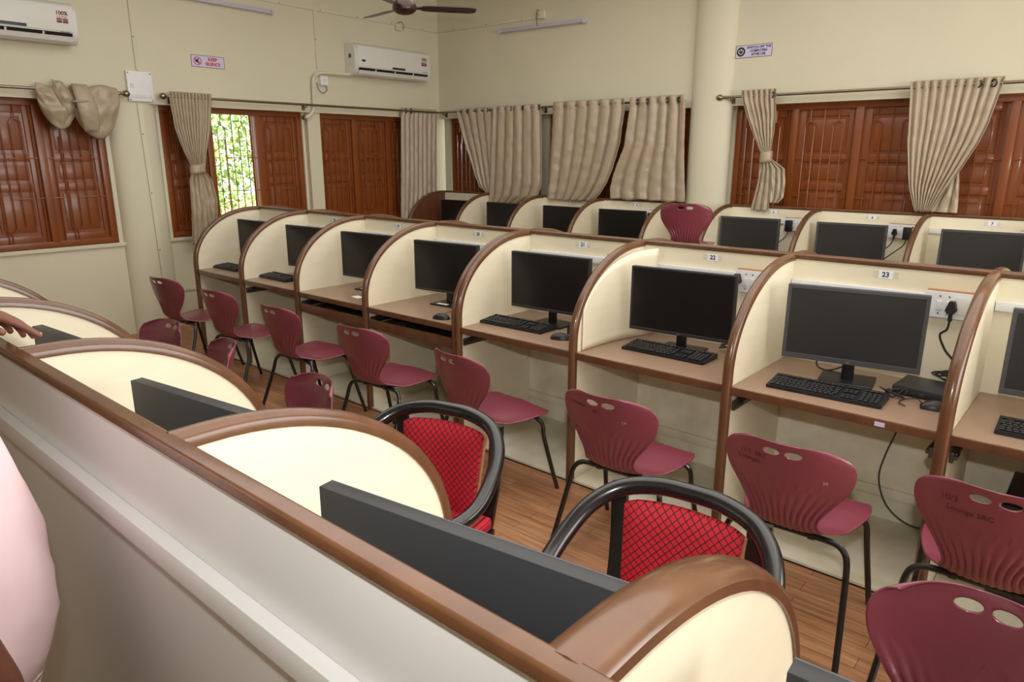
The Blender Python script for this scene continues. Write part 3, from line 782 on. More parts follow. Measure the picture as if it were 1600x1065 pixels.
dup(p0, (0.0, 3.245, 0.751), R(-75), 'black mouse in booth 23 beside the brown arch', GP)

# small computers and other boxes
t = thing('mini_computer', 'flat black mini computer lying in booth 23 right of the monitor', 'computer', (-0.055, 3.45, 0.751), R(-4))
mb = MB(); mb.box((-0.13, -0.10, 0.002), (0.10, 0.11, 0.036), 0.004); mb.build('case', 'monitor', t)
mb = MB()
for k in range(3): mb.box((-0.09 + k*0.035, -0.1012, 0.012), (-0.07 + k*0.035, -0.0995, 0.022))
mb.build('front_ports', 'steel', t)
mb = MB(); mb.box((-0.12, -0.11, 0.006), (0.09, -0.098, 0.014)); mb.build('front_lip', 'black', t)
t = thing('power_adapter', 'small black box standing behind the mouse in booth 21', 'adapter', (-1.852, 3.275, 0.751))
mb = MB(); mb.box((-0.03, -0.02, 0.0), (0.03, 0.02, 0.055), 0.006); mb.build('case', 'black', t)
mb = MB(); mb.box((-0.022, -0.0206, 0.01), (0.022, -0.0195, 0.045)); mb.build('front_plate', 'monitor', t)
t = thing('system_unit', 'black system unit standing on the floor board under booth 24', 'computer', (0.42, 3.38, 0.017))
mb = MB(); mb.box((-0.14, -0.2, 0.0), (0.14, 0.2, 0.43), 0.012); mb.build('case', 'black', t)
mb = MB(); mb.box((-0.12, -0.204, 0.30), (0.12, -0.198, 0.41), 0.003); mb.build('front_panel', 'bezel_grey', t)
mb = MB(); mb.box((-3.735, 3.105, 0.751), (-3.635, 3.16, 0.7525)); o = mb.build('paper_card', 'paper', origin=(-3.685, 3.13, 0.751)); o.rotation_euler = (0, 0, R(-12))
tag(o, 'white card lying on the front of the desk in booth 19', 'card')
mb = MB(); mb.box((-0.155, YM-0.0095, 0.724), (-0.118, YM-0.0078, 0.742)); o = mb.build('asset_sticker', 'lilac', origin=(-0.137, YM-0.008, 0.733)); tag(o, 'small pale sticker on the brown desk edge of booth 23', 'sticker')

# ------------------------------------------------------------------ cables
def cable(name, label, pts, r=0.0035, m='cable', group=None, n=8, plug=None, cat='cable'):
    o0 = Vector(pts[0]); t = thing(name, label, cat, o0, 0, group)
    mb = MB(); mb.tube(catmull([tuple(Vector(p) - o0) for p in pts], n), r, 8); mb.build('cord', m, t)
    if plug:
        mb = MB(); x, y, z = plug
        p = Vector((x, y, z)) - o0
        mb.prism([(-0.022, -0.016), (-0.012, -0.028), (0.012, -0.028), (0.022, -0.016), (0.010, 0.024), (-0.010, 0.024)], lambda a, b, d: (p.x + a, p.y + d, p.z + b), -0.034, 0.0)
        mb.lathe([(0.009, -0.062), (0.008, -0.02)], (p.x, p.y-0.014, p.z), 'z', 10)
        mb.build('plug', 'cable', t, smooth=50)
    return t
YP = YM + DEP - 0.047
cable('power_cable', 'black power cable hanging from the plugged socket of booth 23', [(-0.048, YP-0.014, 1.06), (-0.052, YP-0.02, 1.02), (-0.075, YP-0.02, 0.99), (-0.045, YP-0.03, 0.93), (0.0, YP-0.04, 0.88), (0.025, YP-0.06, 0.80), (0.0, YP-0.08, 0.765)], 0.0045, plug=(-0.048, YP, 1.12))
cable('hanging_cable', 'black cable looping down to the floor board below booth 23', [(-0.17, 3.50, 0.716), (-0.175, 3.54, 0.55), (-0.22, 3.58, 0.38), (-0.235, 3.58, 0.25), (-0.19, 3.575, 0.13), (-0.10, 3.56, 0.07), (-0.01, 3.55, 0.075), (0.055, 3.55, 0.16)], 0.004, 'greycable')
cable('hanging_cable', 'thin black cable hanging below booth 22 beside the right post', [(-0.86, 3.1, 0.716), (-0.90, 3.3, 0.58), (-0.97, 3.5, 0.46), (-1.0, 3.54, 0.36), (-0.95, 3.55, 0.25), (-0.90, 3.55, 0.19)], 0.0035)
rnd = random.Random(5)
def tangle(label, c, s, n, seed, z0=0.757):
    rnd = random.Random(seed); pts = []
    for k in range(n):
        a = k*1.9 + rnd.uniform(-0.4, 0.4); r = s*rnd.uniform(0.35, 1.0)
        pts.append((c[0] + r*math.cos(a)*1.2, c[1] + r*math.sin(a)*0.5, max(z0, c[2] + rnd.uniform(-0.2, 0.9)*s*0.7)))
    return cable('cable_tangle', label, pts, 0.0033, n=8, group=None)
tangle('coiled black cables behind the mini computer in booth 23', (-0.02, 3.575, 0.80), 0.06, 15, 2)
tangle('thin black wires lying between keyboard and mini computer in booth 23', (-0.165, 3.30, 0.757), 0.06, 13, 4)
tangle('loose black wires behind the keyboard in booth 22', (-1.03, 3.50, 0.77), 0.05, 9, 9)
tangle('black wires behind the monitor stand in booth 21', (-1.93, 3.50, 0.80), 0.05, 9, 12)
cable('monitor_cable', 'black cable loop behind the monitor stand in booth 23', [(-0.50, 3.50, 0.86), (-0.56, 3.52, 0.80), (-0.55, 3.50, 0.765), (-0.49, 3.49, 0.762), (-0.42, 3.52, 0.80), (-0.38, 3.55, 0.84)], 0.0038)
cable('mouse_cable', 'thin mouse cable in booth 20 running to the monitor base', [(-2.73, 3.09, 0.765), (-2.76, 3.14, 0.77), (-2.80, 3.22, 0.757), (-2.83, 3.30, 0.757)], 0.0022)
cable('mouse_cable', 'thin mouse cable in booth 23 curling toward the wires', [(-0.055, 3.26, 0.765), (-0.08, 3.29, 0.765), (-0.12, 3.28, 0.757), (-0.13, 3.22, 0.757), (-0.10, 3.19, 0.757)], 0.0022)
cable('power_cable', 'black adapter cable plugged into the right edge socket of booth 22', [(-0.915, YP-0.02, 1.10), (-0.93, YP-0.03, 1.04), (-0.95, YP-0.03, 0.99), (-0.955, YP-0.05, 0.90)], 0.004, plug=(-1.02, YP-0.005, 1.135))
YW = Y3 + DEP - 0.047
for x, lb in ((-1.955, 'black adapter plug with cable in the wall booth numbered 5'), (-1.045, 'black plug with cable, left one in the wall booth numbered 6'), (-0.945, 'black adapter with cable, right one in the wall booth numbered 6'), (-0.175, 'black plug and cable in the wall booth numbered 7')):
    big = 'adapter' in lb or 'numbered 5' in lb
    t = cable('power_cable', lb, [(x, YW-0.014, 1.06), (x-0.02, YW-0.03, 1.0), (x-0.08, YW-0.05, 0.94), (x-0.16, YW-0.09, 0.86), (x-0.2, YW-0.12, 0.80)] if 'numbered 7' not in lb else [(x, YW-0.014, 1.06), (x-0.01, YW-0.03, 0.98), (x-0.015, YW-0.04, 0.87), (x-0.01, YW-0.05, 0.77)], 0.0045, plug=None if big else (x, YW, 1.115))
    if big:
        mb = MB(); mb.box((-0.032, -0.03, -0.005), (0.032, 0.012, 0.10), 0.008); mb.build('plug', 'cable', t)
t = thing('power_adapter', 'black adapter plugged in beside the stacked chair, in the wall booth numbered 4', 'adapter', (-3.44, YW-0.005, 1.09))
mb = MB(); mb.box((-0.03, -0.04, -0.03), (0.03, 0.0, 0.06), 0.008); mb.build('case', 'cable', t)
mb = MB(); mb.lathe([(0.005, -0.07), (0.006, -0.03)], (0, -0.02, 0), 'z', 8); mb.build('cord_grip', 'cable', t)

# ------------------------------------------------------------------ curtain rods and curtains
ZR = 2.298
def rod(label, P, u0, u1, fins, brackets):
    root = thing('curtain_rod', label, 'curtain rod', P((u0+u1)/2, -0.08, ZR)); o0 = Vector(root.location)
    Q = lambda u, d, z: tuple(Vector(P(u, d, z)) - o0)
    mb = MB(); mb.tube([Q(u0, -0.08, ZR), Q(u1, -0.08, ZR)], 0.0125, 14); mb.build('pole', 'metal', root)
    for u, sg in fins:
        mb = MB()
        ax = Vector(P(1, 0, 0)) - Vector(P(0, 0, 0)); c = Vector(Q(u, -0.08, ZR)); pts = []; rr = []
        for k, (h, r) in enumerate([(-0.09, 0.0145), (-0.085, 0.017), (-0.075, 0.013), (-0.06, 0.017), (-0.05, 0.013), (-0.035, 0.010), (-0.028, 0.020), (-0.018, 0.028), (0.0, 0.031), (0.018, 0.026), (0.028, 0.014), (0.031, 0.003)]):
            pts.append(c + ax*sg*h); rr.append(r)
        mb.tube(pts, rr, 14); mb.build('finial', 'metal', root)
    for u in brackets:
        mb = MB(); mb.tube([Q(u, 0.0, ZR-0.03), Q(u, -0.05, ZR-0.03), Q(u, -0.08, ZR-0.013)], 0.007, 8); mb.box(Q(u-0.02, 0.0, ZR-0.06), Q(u+0.02, -0.006, ZR)); mb.build('bracket', 'metal', root)
    return root
rod('steel curtain rod on the left wall left of the switchboard', PLf, 0.3, 2.90, [(2.93, 1)], [1.2, 2.86])
rod('steel curtain rod on the left wall below the air conditioner near the corner', PLf, 3.29, 6.93, [(3.26, -1)], [3.36, 4.86])
rod('steel curtain rod on the back wall between the corner and the round column', PBf, -6.78, -3.16, [], [-6.7, -5.0, -3.2])
rod('steel curtain rod on the back wall right of the round column', PBf, -2.74, 0.6, [(-2.77, -1)], [-2.66, -0.2])

def curtain_grid(P, outline, nf, amp, seed, depth=0.08, nu=90, nz=54, sag=0.0, squeeze=None, wr=0.008, flare=0.0):
    rnd = random.Random(seed); ph = rnd.uniform(0, 6)
    zs = [o[0] for o in outline][::-1]; lo = [o[1] for o in outline][::-1]; hi = [o[2] for o in outline][::-1]
    dd = [(o[3] if len(o) > 3 else 0.0) for o in outline][::-1]
    G = []
    zt, zbm = outline[0][0], outline[-1][0]
    wmax = max(h - l for l, h in zip(lo, hi))
    for i in range(nz+1):
        z = zt + (zbm - zt)*i/nz; a = np.interp(z, zs, lo); b = np.interp(z, zs, hi); ex = np.interp(z, zs, dd)
        row = []; wr_ = (b-a)
        for j in range(nu+1):
            s = j/nu
            fold = 2*abs(math.sin(PI*nf*s + ph + 0.5*math.sin(3.1*s + ph)))**0.7 - 1
            f2 = noise.noise(Vector((s*nf*1.3 + seed*7, (z-zt)*1.6, seed)))
            am = amp * (0.75 + 0.5*f2)
            if i < 4: am = amp
            wrk = wr * noise.noise(Vector((s*9 + seed, z*13, seed*3))) * min(1, i/10)
            d = depth + am*fold + wrk + ex
            u = a + (b-a)*s
            zz = z + (0.012*noise.noise(Vector((s*6, seed, 2))) if i == nz else 0)
            row.append(P(u, -d, zz))
        G.append(row)
    return G
def curtain(label, P, outlines, nf, amp, seed, ring_us=(), tie=None, extra=None, hemline=True, depth=0.085):
    o = outlines[0]; root = thing('curtain', label, 'curtain', P((o[0][1]+o[0][2])/2, -0.08, ZR), 0, 'beige satin curtains'); o0 = Vector(root.location)
    sh = lambda G: [[tuple(Vector(p) - o0) for p in r] for r in G]
    mb = MB()
    for k, ol in enumerate(outlines):
        mb.grid(sh(curtain_grid(P, ol, nf if k == 0 else 3.0, amp if k == 0 else amp*0.9, seed + k, depth)))
    mb.build('cloth', 'curtain', root, solid=0.003, smooth=80)
    for u in ring_us:
        mb = MB(); c = Vector(P(u, -depth-0.012, ZR)) - o0
        e1 = (Vector(P(1, 0, 0)) - Vector(P(0, 0, 0))); e2 = Vector((0, 0, 1)); nn = e1.cross(e2)
        e1t = (e1*0.8 + nn*0.6)
        mb.tube([c + (e1t*math.cos(a) + e2*math.sin(a))*0.026 for a in [2*PI*k/16 for k in range(16)]], 0.006, 6, closed=True)
        mb.build('eyelet', 'black_tube', root)
    if tie:
        u0, u1, z, hh = tie; mb = MB(); ring = []
        for k in range(20):
            a = 2*PI*k/20; ring.append((a, (u0+u1)/2 + (u1-u0)/2*1.08*math.cos(a), depth + 0.045*math.sin(a) + 0.008))
        rings = [[tuple(Vector(P(u, -d, z + h + 0.01*math.cos(a))) - o0) for a, u, d in ring] for h in (-hh, -hh*0.5, 0, hh*0.5, hh)]
        for q in (1, 2, 3):
            rings[q] = [tuple(Vector(p)*1.0 + (Vector(p) - (Vector(P((u0+u1)/2, -depth, z)) - o0))*0.06) for p in rings[q]]
        mb.loft(rings, cap=False); mb.build('tie_band', 'curtain', root, solid=0.003)
    return root
TOPZ = 2.345
curtain('beige curtain gathered with a band left of the open window', PLf,
        [[(TOPZ, 3.315, 3.745), (2.28, 3.315, 3.745), (2.0, 3.335, 3.70), (1.79, 3.39, 3.63, 0.01), (1.66, 3.44, 3.60, 0.02), (1.60, 3.45, 3.585, 0.02)],
         [(1.60, 3.45, 3.53, 0.02), (1.50, 3.425, 3.56), (1.2, 3.41, 3.58), (0.86, 3.38, 3.555)],
         [(1.60, 3.53, 3.585, 0.0), (1.50, 3.52, 3.665, -0.01), (1.3, 3.54, 3.70, -0.015), (1.12, 3.56, 3.685, -0.015), (1.02, 3.58, 3.63, -0.015)]],
        13, 0.018, 1, [], tie=(3.45, 3.585, 1.615, 0.045))
curtain('long beige curtain hanging straight in the room corner on the left wall', PLf,
        [[(TOPZ-0.01, 6.256, 6.885), (1.7, 6.225, 6.86), (1.25, 6.20, 6.85), (0.95, 6.19, 6.74), (0.92, 6.19, 6.6)]], 8, 0.017, 2, [6.32, 6.41], depth=0.055)
curtain('beige curtain by the corner swept up and aside on the back wall', PBf,
        [[(TOPZ-0.015, -6.405, -5.80), (2.25, -6.40, -5.79), (1.97, -6.30, -5.78), (1.65, -6.16, -5.77), (1.5, -6.10, -5.76), (1.35, -6.02, -5.76), (1.28, -5.9, -5.77)]],
        5, 0.026, 3, [-6.32, -6.22, -6.05, -5.87], depth=0.08)
curtain('beige curtain hanging straight over the second booth from the corner', PBf,
        [[(TOPZ-0.01, -5.745, -4.985), (1.8, -5.78, -4.965), (1.40, -5.81, -4.955), (1.25, -5.82, -5.02), (1.15, -5.825, -5.25)]], 6, 0.03, 4, [-5.65, -5.46, -5.27, -5.10, -5.02], depth=0.10)
curtain('beige curtain left of the slanted gap, its right edge pulled to the left', PBf,
        [[(TOPZ, -4.82, -3.84), (2.2, -4.82, -3.835), (1.87, -4.84, -3.875), (1.6, -4.86, -3.96), (1.45, -4.87, -4.03), (1.32, -4.88, -4.12), (1.235, -4.885, -4.22)]], 6, 0.032, 5, [-4.62, -4.45, -4.28, -4.12, -3.96], depth=0.10)
curtain('beige curtain right of the slanted gap, next to the round column', PBf,
        [[(TOPZ, -3.76, -3.125), (2.2, -3.77, -3.11), (1.85, -3.815, -3.10), (1.56, -3.94, -3.08), (1.38, -3.985, -3.06), (1.28, -3.97, -3.055)]], 5, 0.034, 6, [-3.68, -3.56, -3.33, -3.20], depth=0.10)
curtain('narrow beige curtain knotted at its middle right of the round column', PBf,
        [[(TOPZ+0.008, -2.545, -2.20), (2.26, -2.53, -2.20), (2.12, -2.47, -2.185), (1.95, -2.39, -2.185, 0.01), (1.77, -2.29, -2.195, 0.02), (1.70, -2.27, -2.20, 0.02)],
         [(1.72, -2.275, -2.215, 0.02), (1.62, -2.285, -2.19, 0.01), (1.45, -2.31, -2.18), (1.235, -2.35, -2.175)],
         [(1.72, -2.23, -2.195, 0.0), (1.63, -2.21, -2.06, -0.01), (1.5, -2.205, -2.045, -0.015), (1.36, -2.20, -2.05, -0.015), (1.31, -2.18, -2.10, -0.015)]],
        7, 0.02, 7, [-2.24], tie=(-2.295, -2.195, 1.735, 0.05), depth=0.09)
curtain('wide beige curtain at the far right swept to its lower left', PBf,
        [[(TOPZ, -1.085, -0.43), (2.23, -1.075, -0.45), (2.0, -1.055, -0.49), (1.85, -1.045, -0.535), (1.62, -1.01, -0.64), (1.5, -0.99, -0.70), (1.38, -0.95, -0.76), (1.295, -0.92, -0.80)],
         [(1.62, -0.72, -0.64, -0.015), (1.5, -0.78, -0.625, -0.015), (1.38, -0.84, -0.615, -0.015), (1.295, -0.88, -0.61, -0.015)]],
        11, 0.022, 8, [-0.60, -0.50], depth=0.09)
# curtain bundled up on the rod at the left
def bundle():
    root = thing('curtain', 'beige curtain bundled and knotted up on the rod at the left', 'curtain', (XL+0.09, 2.5, ZR), 0, 'beige satin curtains'); o0 = Vector(root.location)
    def swag(c_l, c_r, bot, back, seed, nx=40, nzz=26, sg=1):
        G = []
        for i in range(nzz+1):
            f = i/nzz; row = []
            for j in range(nx+1):
                s = j/nx; y = c_l[0] + (c_r[0]-c_l[0])*s; zt = c_l[1] + (c_r[1]-c_l[1])*s + 0.012*math.sin(9*s+seed)
                zb = zt + (bot - zt) * math.sin(PI*(0.08 + 0.84*s))**0.6
                z = zt + (zb-zt)*f
                ang = 0.5 + 0.5*math.sin(14*f + 3*s + seed + 4*math.sin(PI*s))
                d = 0.06 + back*math.sin(PI*min(1, 0.08 + f*0.92))**0.7 * math.sin(PI*(0.05+0.9*s))**0.5 + 0.016*ang + 0.012*noise.noise(Vector((s*6, f*6, seed)))
                yy = y + 0.02*math.sin(PI*f)*(s-0.5)
                row.append(tuple(Vector((XL + d, yy, z)) - o0))
            G.append(row)
        return G
    mb = MB()
    mb.grid(swag((2.20, 2.335), (2.50, 2.30), 1.965, 0.07, 1)); mb.grid(swag((2.45, 2.33), (2.845, 2.355), 1.885, 0.09, 2))
    mb.grid(swag((2.33, 2.395), (2.47, 2.30), 2.05, 0.10, 4))
    mb.build('cloth', 'curtain', root, solid=0.003, smooth=80)
    rings = []
    for f in [k/14 for k in range(15)]:
        z = 2.35 - 0.40*f; y = 2.515 + 0.06*f; w = 0.062 + 0.02*math.sin(PI*f); d = 0.115 + 0.075*math.sin(PI*min(1, 0.1 + f*0.85))
        rings.append([tuple(Vector((XL + d + 0.028*math.sin(a) + 0.006*math.sin(5*f*6+a*3), y + w*math.cos(a), z)) - o0) for a in [2*PI*k/16 for k in range(16)]])
    mb = MB(); mb.loft(rings); kn = mb.build('knot', 'curtain', root, smooth=70)
    mb = MB(); pts = [tuple(Vector((XL + 0.19 + 0.03*math.sin(PI*s), 2.435 + 0.16*s, 2.20 + 0.01*s)) - o0) for s in [k/8 for k in range(9)]]; mb.tube(pts, 0.008, 8); mb.build('tie_cord', 'curtain', kn)
    for y in (2.72, 2.80):
        mb = MB(); mb.tube([Vector((XL+0.08, y, ZR)) - o0 + Vector((0.026*math.cos(a)*0.6, 0.02*math.cos(a), 0.026*math.sin(a))) for a in [2*PI*k/14 for k in range(14)]], 0.005, 6, closed=True); mb.build('eyelet', 'black_tube', root)
bundle()

# ------------------------------------------------------------------ air conditioners
def aircon(label, y0, y1, z0, z1, left_cap):
    root = thing('air_conditioner', label, 'air conditioner', (XL, (y0+y1)/2, z0)); o0 = Vector(root.location)
    L = lambda x, y, z: tuple(Vector((x, y, z)) - o0)
    H = z1 - z0; dpt = 0.20
    pr = [(0.0, z1), (dpt*0.72, z1), (dpt*0.93, z1-0.03), (dpt, z1-0.08), (dpt, z0+0.095), (dpt*0.93, z0+0.06), (dpt*0.80, z0+0.02), (dpt*0.6, z0), (0.0, z0+0.02)]
    mb = MB(); mb.prism(pr, lambda a, b, d: L(XL + a, d, b), y0, y1); bmesh.ops.bevel(mb.bm, geom=[e for e in mb.bm.edges], offset=0.008, segments=2, affect='EDGES'); mb.build('body', 'ac', root, smooth=40)
    mb = MB(); mb.box(L(XL+dpt-0.002, y0+0.035, z0+0.10), L(XL+dpt+0.007, y1-0.03, z1-0.035), 0.003); fp = mb.build('front_panel', 'ac', root)
    n = 4; 
    def SL(f, g, y): # slanted outlet mouth between the panel and the flap
        return Vector((XL + dpt*0.985 - 0.030*f + g*0.004, y, z0 + 0.088 - 0.055*f)) - o0
    mb = MB(); q = [SL(0, 1, y0+0.05), SL(0, 1, y1-0.05), SL(0.62, 1.4, y1-0.05), SL(0.62, 1.4, y0+0.05)]
    a = [mb.bm.verts.new(p + Vector((0.006, 0, 0))) for p in q]; b = [mb.bm.verts.new(p + Vector((-0.01, 0, 0))) for p in q]
    mb.bm.faces.new(a); mb.bm.faces.new(b[::-1])
    for i in range(4): mb.bm.faces.new((a[i], b[i], b[(i+1) % 4], a[(i+1) % 4]))
    vt = mb.build('air_outlet', 'black', root)
    mb = MB(); mb.obox(SL(0.85, 4.5, (y0+y1)/2), (0, (y1-y0)/2-0.05, 0), (-0.010, 0, -0.018), (0.003, 0, -0.002)); mb.build('flap', 'ac', root)
    mb = MB()
    for k in range(1, n): mb.obox(SL(0.4, 3.2, y0 + (y1-y0)*k/n), (0, 0.007, 0), (-0.008, 0, -0.018), (0.003, 0, -0.001))
    mb.build('louver_tab', 'ac', vt)
    xf = XL + dpt + 0.0085; ex, ey = (0, 1, 0), (0, 0, 1)
    yc = y0 + (y1-y0)*0.55
    mb = MB(); mb.box(L(xf-0.003, yc-0.10, z0+0.104), L(xf+0.003, yc+0.10, z0+0.128), 0.002); mb.build('display_strip', 'monitor', fp)
    ys = y1 - 0.115
    st = MB(); 
    for dy in (-0.043, 0.003):
        st.box(L(xf-0.0012, ys+dy, z1-0.172), L(xf+0.0006, ys+dy+0.04, z1-0.152)); st.box(L(xf-0.0012, ys+dy, z1-0.149), L(xf+0.0006, ys+dy+0.04, z1-0.136))
    st.build('sticker_blocks', 'sticker_red', fp)
    text('sticker_lettering', '100%', 0.042, 'sticker_red', fp, L(xf, ys, z1-0.095), ex, ey, bold=0.0016)
    text('sticker_lettering', 'COPPER', 0.021, 'sticker_red', fp, L(xf, ys, z1-0.125), ex, ey)
    text('model_lettering', 'DURAWHITE', 0.013, 'monitor', fp, L(xf, ys+0.01, z1-0.245), ex, ey, bold=0.0006)
    mb = MB(); mb.prism([(0.030*math.cos(2*PI*k/20), 0.014*math.sin(2*PI*k/20)) for k in range(20)], lambda a, b, d: L(xf + d, y0+0.115+a, z1-0.19+b), -0.001, 0.001); mb.build('badge', 'navy_ink', fp)
    # round stickers on the left end cap
    mb = MB(); mb.prism([(0.026*math.cos(2*PI*k/20), 0.026*math.sin(2*PI*k/20)) for k in range(20)], lambda a, b, d: L(XL+0.10+a, y0 + d, z1-0.14+b), -0.0015, 0.002); mb.build('energy_sticker', 'bezel_grey', root)
    mb = MB(); mb.box(L(XL+0.08, y0-0.0015, z0+0.10), L(XL+0.12, y0+0.002, z0+0.16)); mb.build('label_sticker', 'tape', root)
    return root
aircon('white split air conditioner near the room corner under the ceiling fan', 5.475, 6.655, 2.655, 3.012, True)
aircon('white split air conditioner cut by the top left picture corner', 1.475, 2.555, 2.665, 3.0, False)
def wall_pipe(name, label, pts, r, m, cat, extra=None):
    o0 = Vector(pts[0]); t = thing(name, label, cat, o0)
    mb = MB(); mb.tube(catmull([tuple(Vector(p) - o0) for p in pts], 6), r, 10); mb.build('hose', m, t)
    mb = MB(); mb.lathe([(r*1.25, -0.02), (r*1.35, 0), (r*1.25, 0.02)], tuple(Vector(pts[-1]) - o0), 'x', 12); mb.build('end_sleeve', 'metal', t)
    return t
wall_pipe('refrigerant_pipe', 'cream wrapped pipe running from the air conditioner down to the window head', [(XL+0.09, 5.58, 2.675), (XL+0.06, 5.40, 2.665), (XL+0.05, 5.12, 2.66), (XL+0.045, 5.03, 2.63), (XL+0.04, 4.99, 2.56), (XL+0.04, 4.985, 2.38), (XL+0.035, 4.975, 2.26), (XL+0.025, 4.93, 2.19), (XL+0.0, 4.87, 2.16)], 0.019, 'wall', 'pipe')
t = thing('wall_socket', 'white switch box on the wall below the air conditioner pipe', 'socket', (XL, 5.14, 2.575))
mb = MB(); mb.box((0, -0.05, -0.05), (0.045, 0.05, 0.05), 0.004); bx = mb.build('box', 'white', t)
mb = MB(); mb.box((0.044, -0.012, -0.02), (0.052, 0.012, 0.025), 0.002); mb.build('switch', 'ac', bx)
mb = MB(); mb.tube(catmull([(0.03, 0.03, -0.05), (0.04, 0.03, -0.10), (0.035, -0.02, -0.135), (0.03, -0.07, -0.10), (0.02, -0.085, -0.02)], 6), 0.004, 8); mb.build('wire', 'greycable', t)

# ------------------------------------------------------------------ wall fittings: switchboard, signs, tube lights, conduits
t = thing('switchboard', 'white switchboard panel on the left wall above the rounded pilaster', 'switchboard', (XL, 3.083, 2.375))
mb = MB(); mb.box((0, -0.115, -0.135), (0.035, 0.115, 0.135), 0.004); pl = mb.build('panel', 'white', t)
for k in range(8):
    mb = MB(); mb.box((0.034, -0.095 + k*0.021, -0.105), (0.041, -0.079 + k*0.021, -0.072), 0.002); mb.build('switch', 'ac', t)
mb = MB(); mb.lathe([(0.014, 0.034), (0.013, 0.044), (0.006, 0.046)], (0, 0.09, -0.088), 'x', 14); mb.build('fan_regulator', 'ac', t)
for y, z in ((-0.1, 0.118), (0.1, 0.118), (-0.1, -0.122), (0.1, -0.122)):
    mb = MB(); mb.lathe([(0.006, 0.034), (0.005, 0.038)], (0, y, z), 'x', 10); mb.build('screw', 'black', pl)
mb = MB()
for i in range(2):
    for j in range(3): mb.lathe([(0.004, 0.0352), (0.004, 0.036)], (0, -0.085 + i*0.018, 0.01 + j*0.014 - 0.02), 'x', 8)
mb.build('vent_holes', 'bezel_grey', pl)

t = thing('wall_sign', 'small lilac sign reading KEEP SILENCE on the left wall', 'sign', (XL, 3.789, 2.659))
mb = MB(); mb.box((0, -0.173, -0.057), (0.004, 0.173, 0.057)); pl = mb.build('plate', 'lilac', t)
mb = MB()
for a, b in (((-0.173, -0.057), (0.173, -0.053)), ((-0.173, 0.053), (0.173, 0.057)), ((-0.173, -0.057), (-0.169, 0.057)), ((0.169, -0.057), (0.173, 0.057))): mb.box((0.003, a[0], a[1]), (0.0055, b[0], b[1]))
mb.build('border', 'sticker_red', pl)
text('lettering', 'KEEP', 0.044, 'red_ink', t, (0.0048, 0.05, 0.022), (0, 1, 0), (0, 0, 1), bold=0.0018)
text('lettering', 'SILENCE', 0.042, 'red_ink', t, (0.0048, 0.05, -0.022), (0, 1, 0), (0, 0, 1), bold=0.0018)
mb = MB(); mb.tube([(0.005, -0.108 + 0.037*math.cos(a), 0.037*math.sin(a)) for a in [2*PI*k/28 for k in range(28)]], 0.0035, 6, closed=True)
mb.obox((0.005, -0.108, 0.0), (0, 0.026, -0.026), (0, 0.003, 0.003), (0.0015, 0, 0)); mb.build('symbol_ring', 'red_ink', t)
mb = MB(); mb.prism([(-0.022, -0.012), (-0.006, -0.012), (0.012, -0.028), (0.012, 0.028), (-0.006, 0.012), (-0.022, 0.012)], lambda a, b, d: (d, -0.108 + a, b), 0.0038, 0.0052); mb.build('symbol', 'black_ink', t)

t = thing('wall_sign', 'small lilac sign reading SWITCH OFF THE COMPUTERS AFTER USE on the back wall', 'sign', (-2.495, YB, 2.712))
mb = MB(); mb.box((-0.178, -0.004, -0.057), (0.178, 0, 0.057)); pl = mb.build('plate', 'lilac', t)
mb = MB()
for a, b in (((-0.178, -0.057), (0.178, -0.053)), ((-0.178, 0.053), (0.178, 0.057)), ((-0.178, -0.057), (-0.174, 0.057)), ((0.174, -0.057), (0.178, 0.057))): mb.box((a[0], -0.0055, a[1]), (b[0], -0.003, b[1]))
mb.build('border', 'sticker_red', pl)
for s_, z in (('SWITCH OFF THE', 0.031), ('COMPUTERS', 0.0), ('AFTER USE', -0.031)): text('lettering', s_, 0.030, 'navy_ink', t, (0.048, -0.0048, z), (1, 0, 0), (0, 0, 1), bold=0.0012, sx=0.98)
mb = MB(); mb.prism([(0.042*math.cos(2*PI*k/28), 0.042*math.sin(2*PI*k/28)) for k in range(28)], lambda a, b, d: (-0.125 + a, -d, b), 0.003, 0.0052); sy = mb.build('symbol_disc', 'black_ink', t)
mb = MB(); mb.tube([(-0.125 + 0.022*math.cos(a), -0.0052, 0.022*math.sin(a)) for a in [R(125) + R(290)*k/20 for k in range(21)]], 0.0035, 6); mb.tube([(-0.125, -0.0052, 0.004), (-0.125, -0.0052, 0.026)], 0.0035, 6); mb.build('power_symbol', 'paper', sy)

def tube_light(label, P, u0, u1, z0, z1):
    root = thing('tube_light', label, 'tube light', P((u0+u1)/2, 0, (z0+z1)/2)); o0 = Vector(root.location)
    Q = lambda u, d, z: Vector(P(u, d, z)) - o0
    zz = lambda u: z0 + (z1-z0)*(u-u0)/(u1-u0)
    mb = MB(); A, B = Q(u0, -0.018, z0+0.012), Q(u1, -0.018, z1+0.012)
    e = (B-A); nrm = Q(0, -1, 0) - Q(0, 0, 0)
    mb.obox((A+B)/2, e/2, nrm*0.018, Vector((0, 0, 0.022)), 0.003); mb.build('batten', 'tube', root)
    mb = MB(); mb.tube([Q(u0+0.03, -0.05, z0-0.002), Q(u1-0.03, -0.05, z1-0.002)], 0.013, 12); mb.build('tube', 'tube', root)
    for u, z in ((u0+0.015, z0), (u1-0.015, z1)):
        mb = MB(); c = Q(u, -0.045, z); mb.obox(c, e.normalized()*0.014, nrm*0.022, Vector((0, 0, 0.02)), 0.003); mb.build('end_holder', 'tube', root)
tube_light('unlit tube light on the back wall between corner and round column', PBf, -5.71, -4.435, 3.20, 3.185)
tube_light('unlit tube light at the top of the left wall', PLf, 3.35, 4.55, 3.225, 3.212)

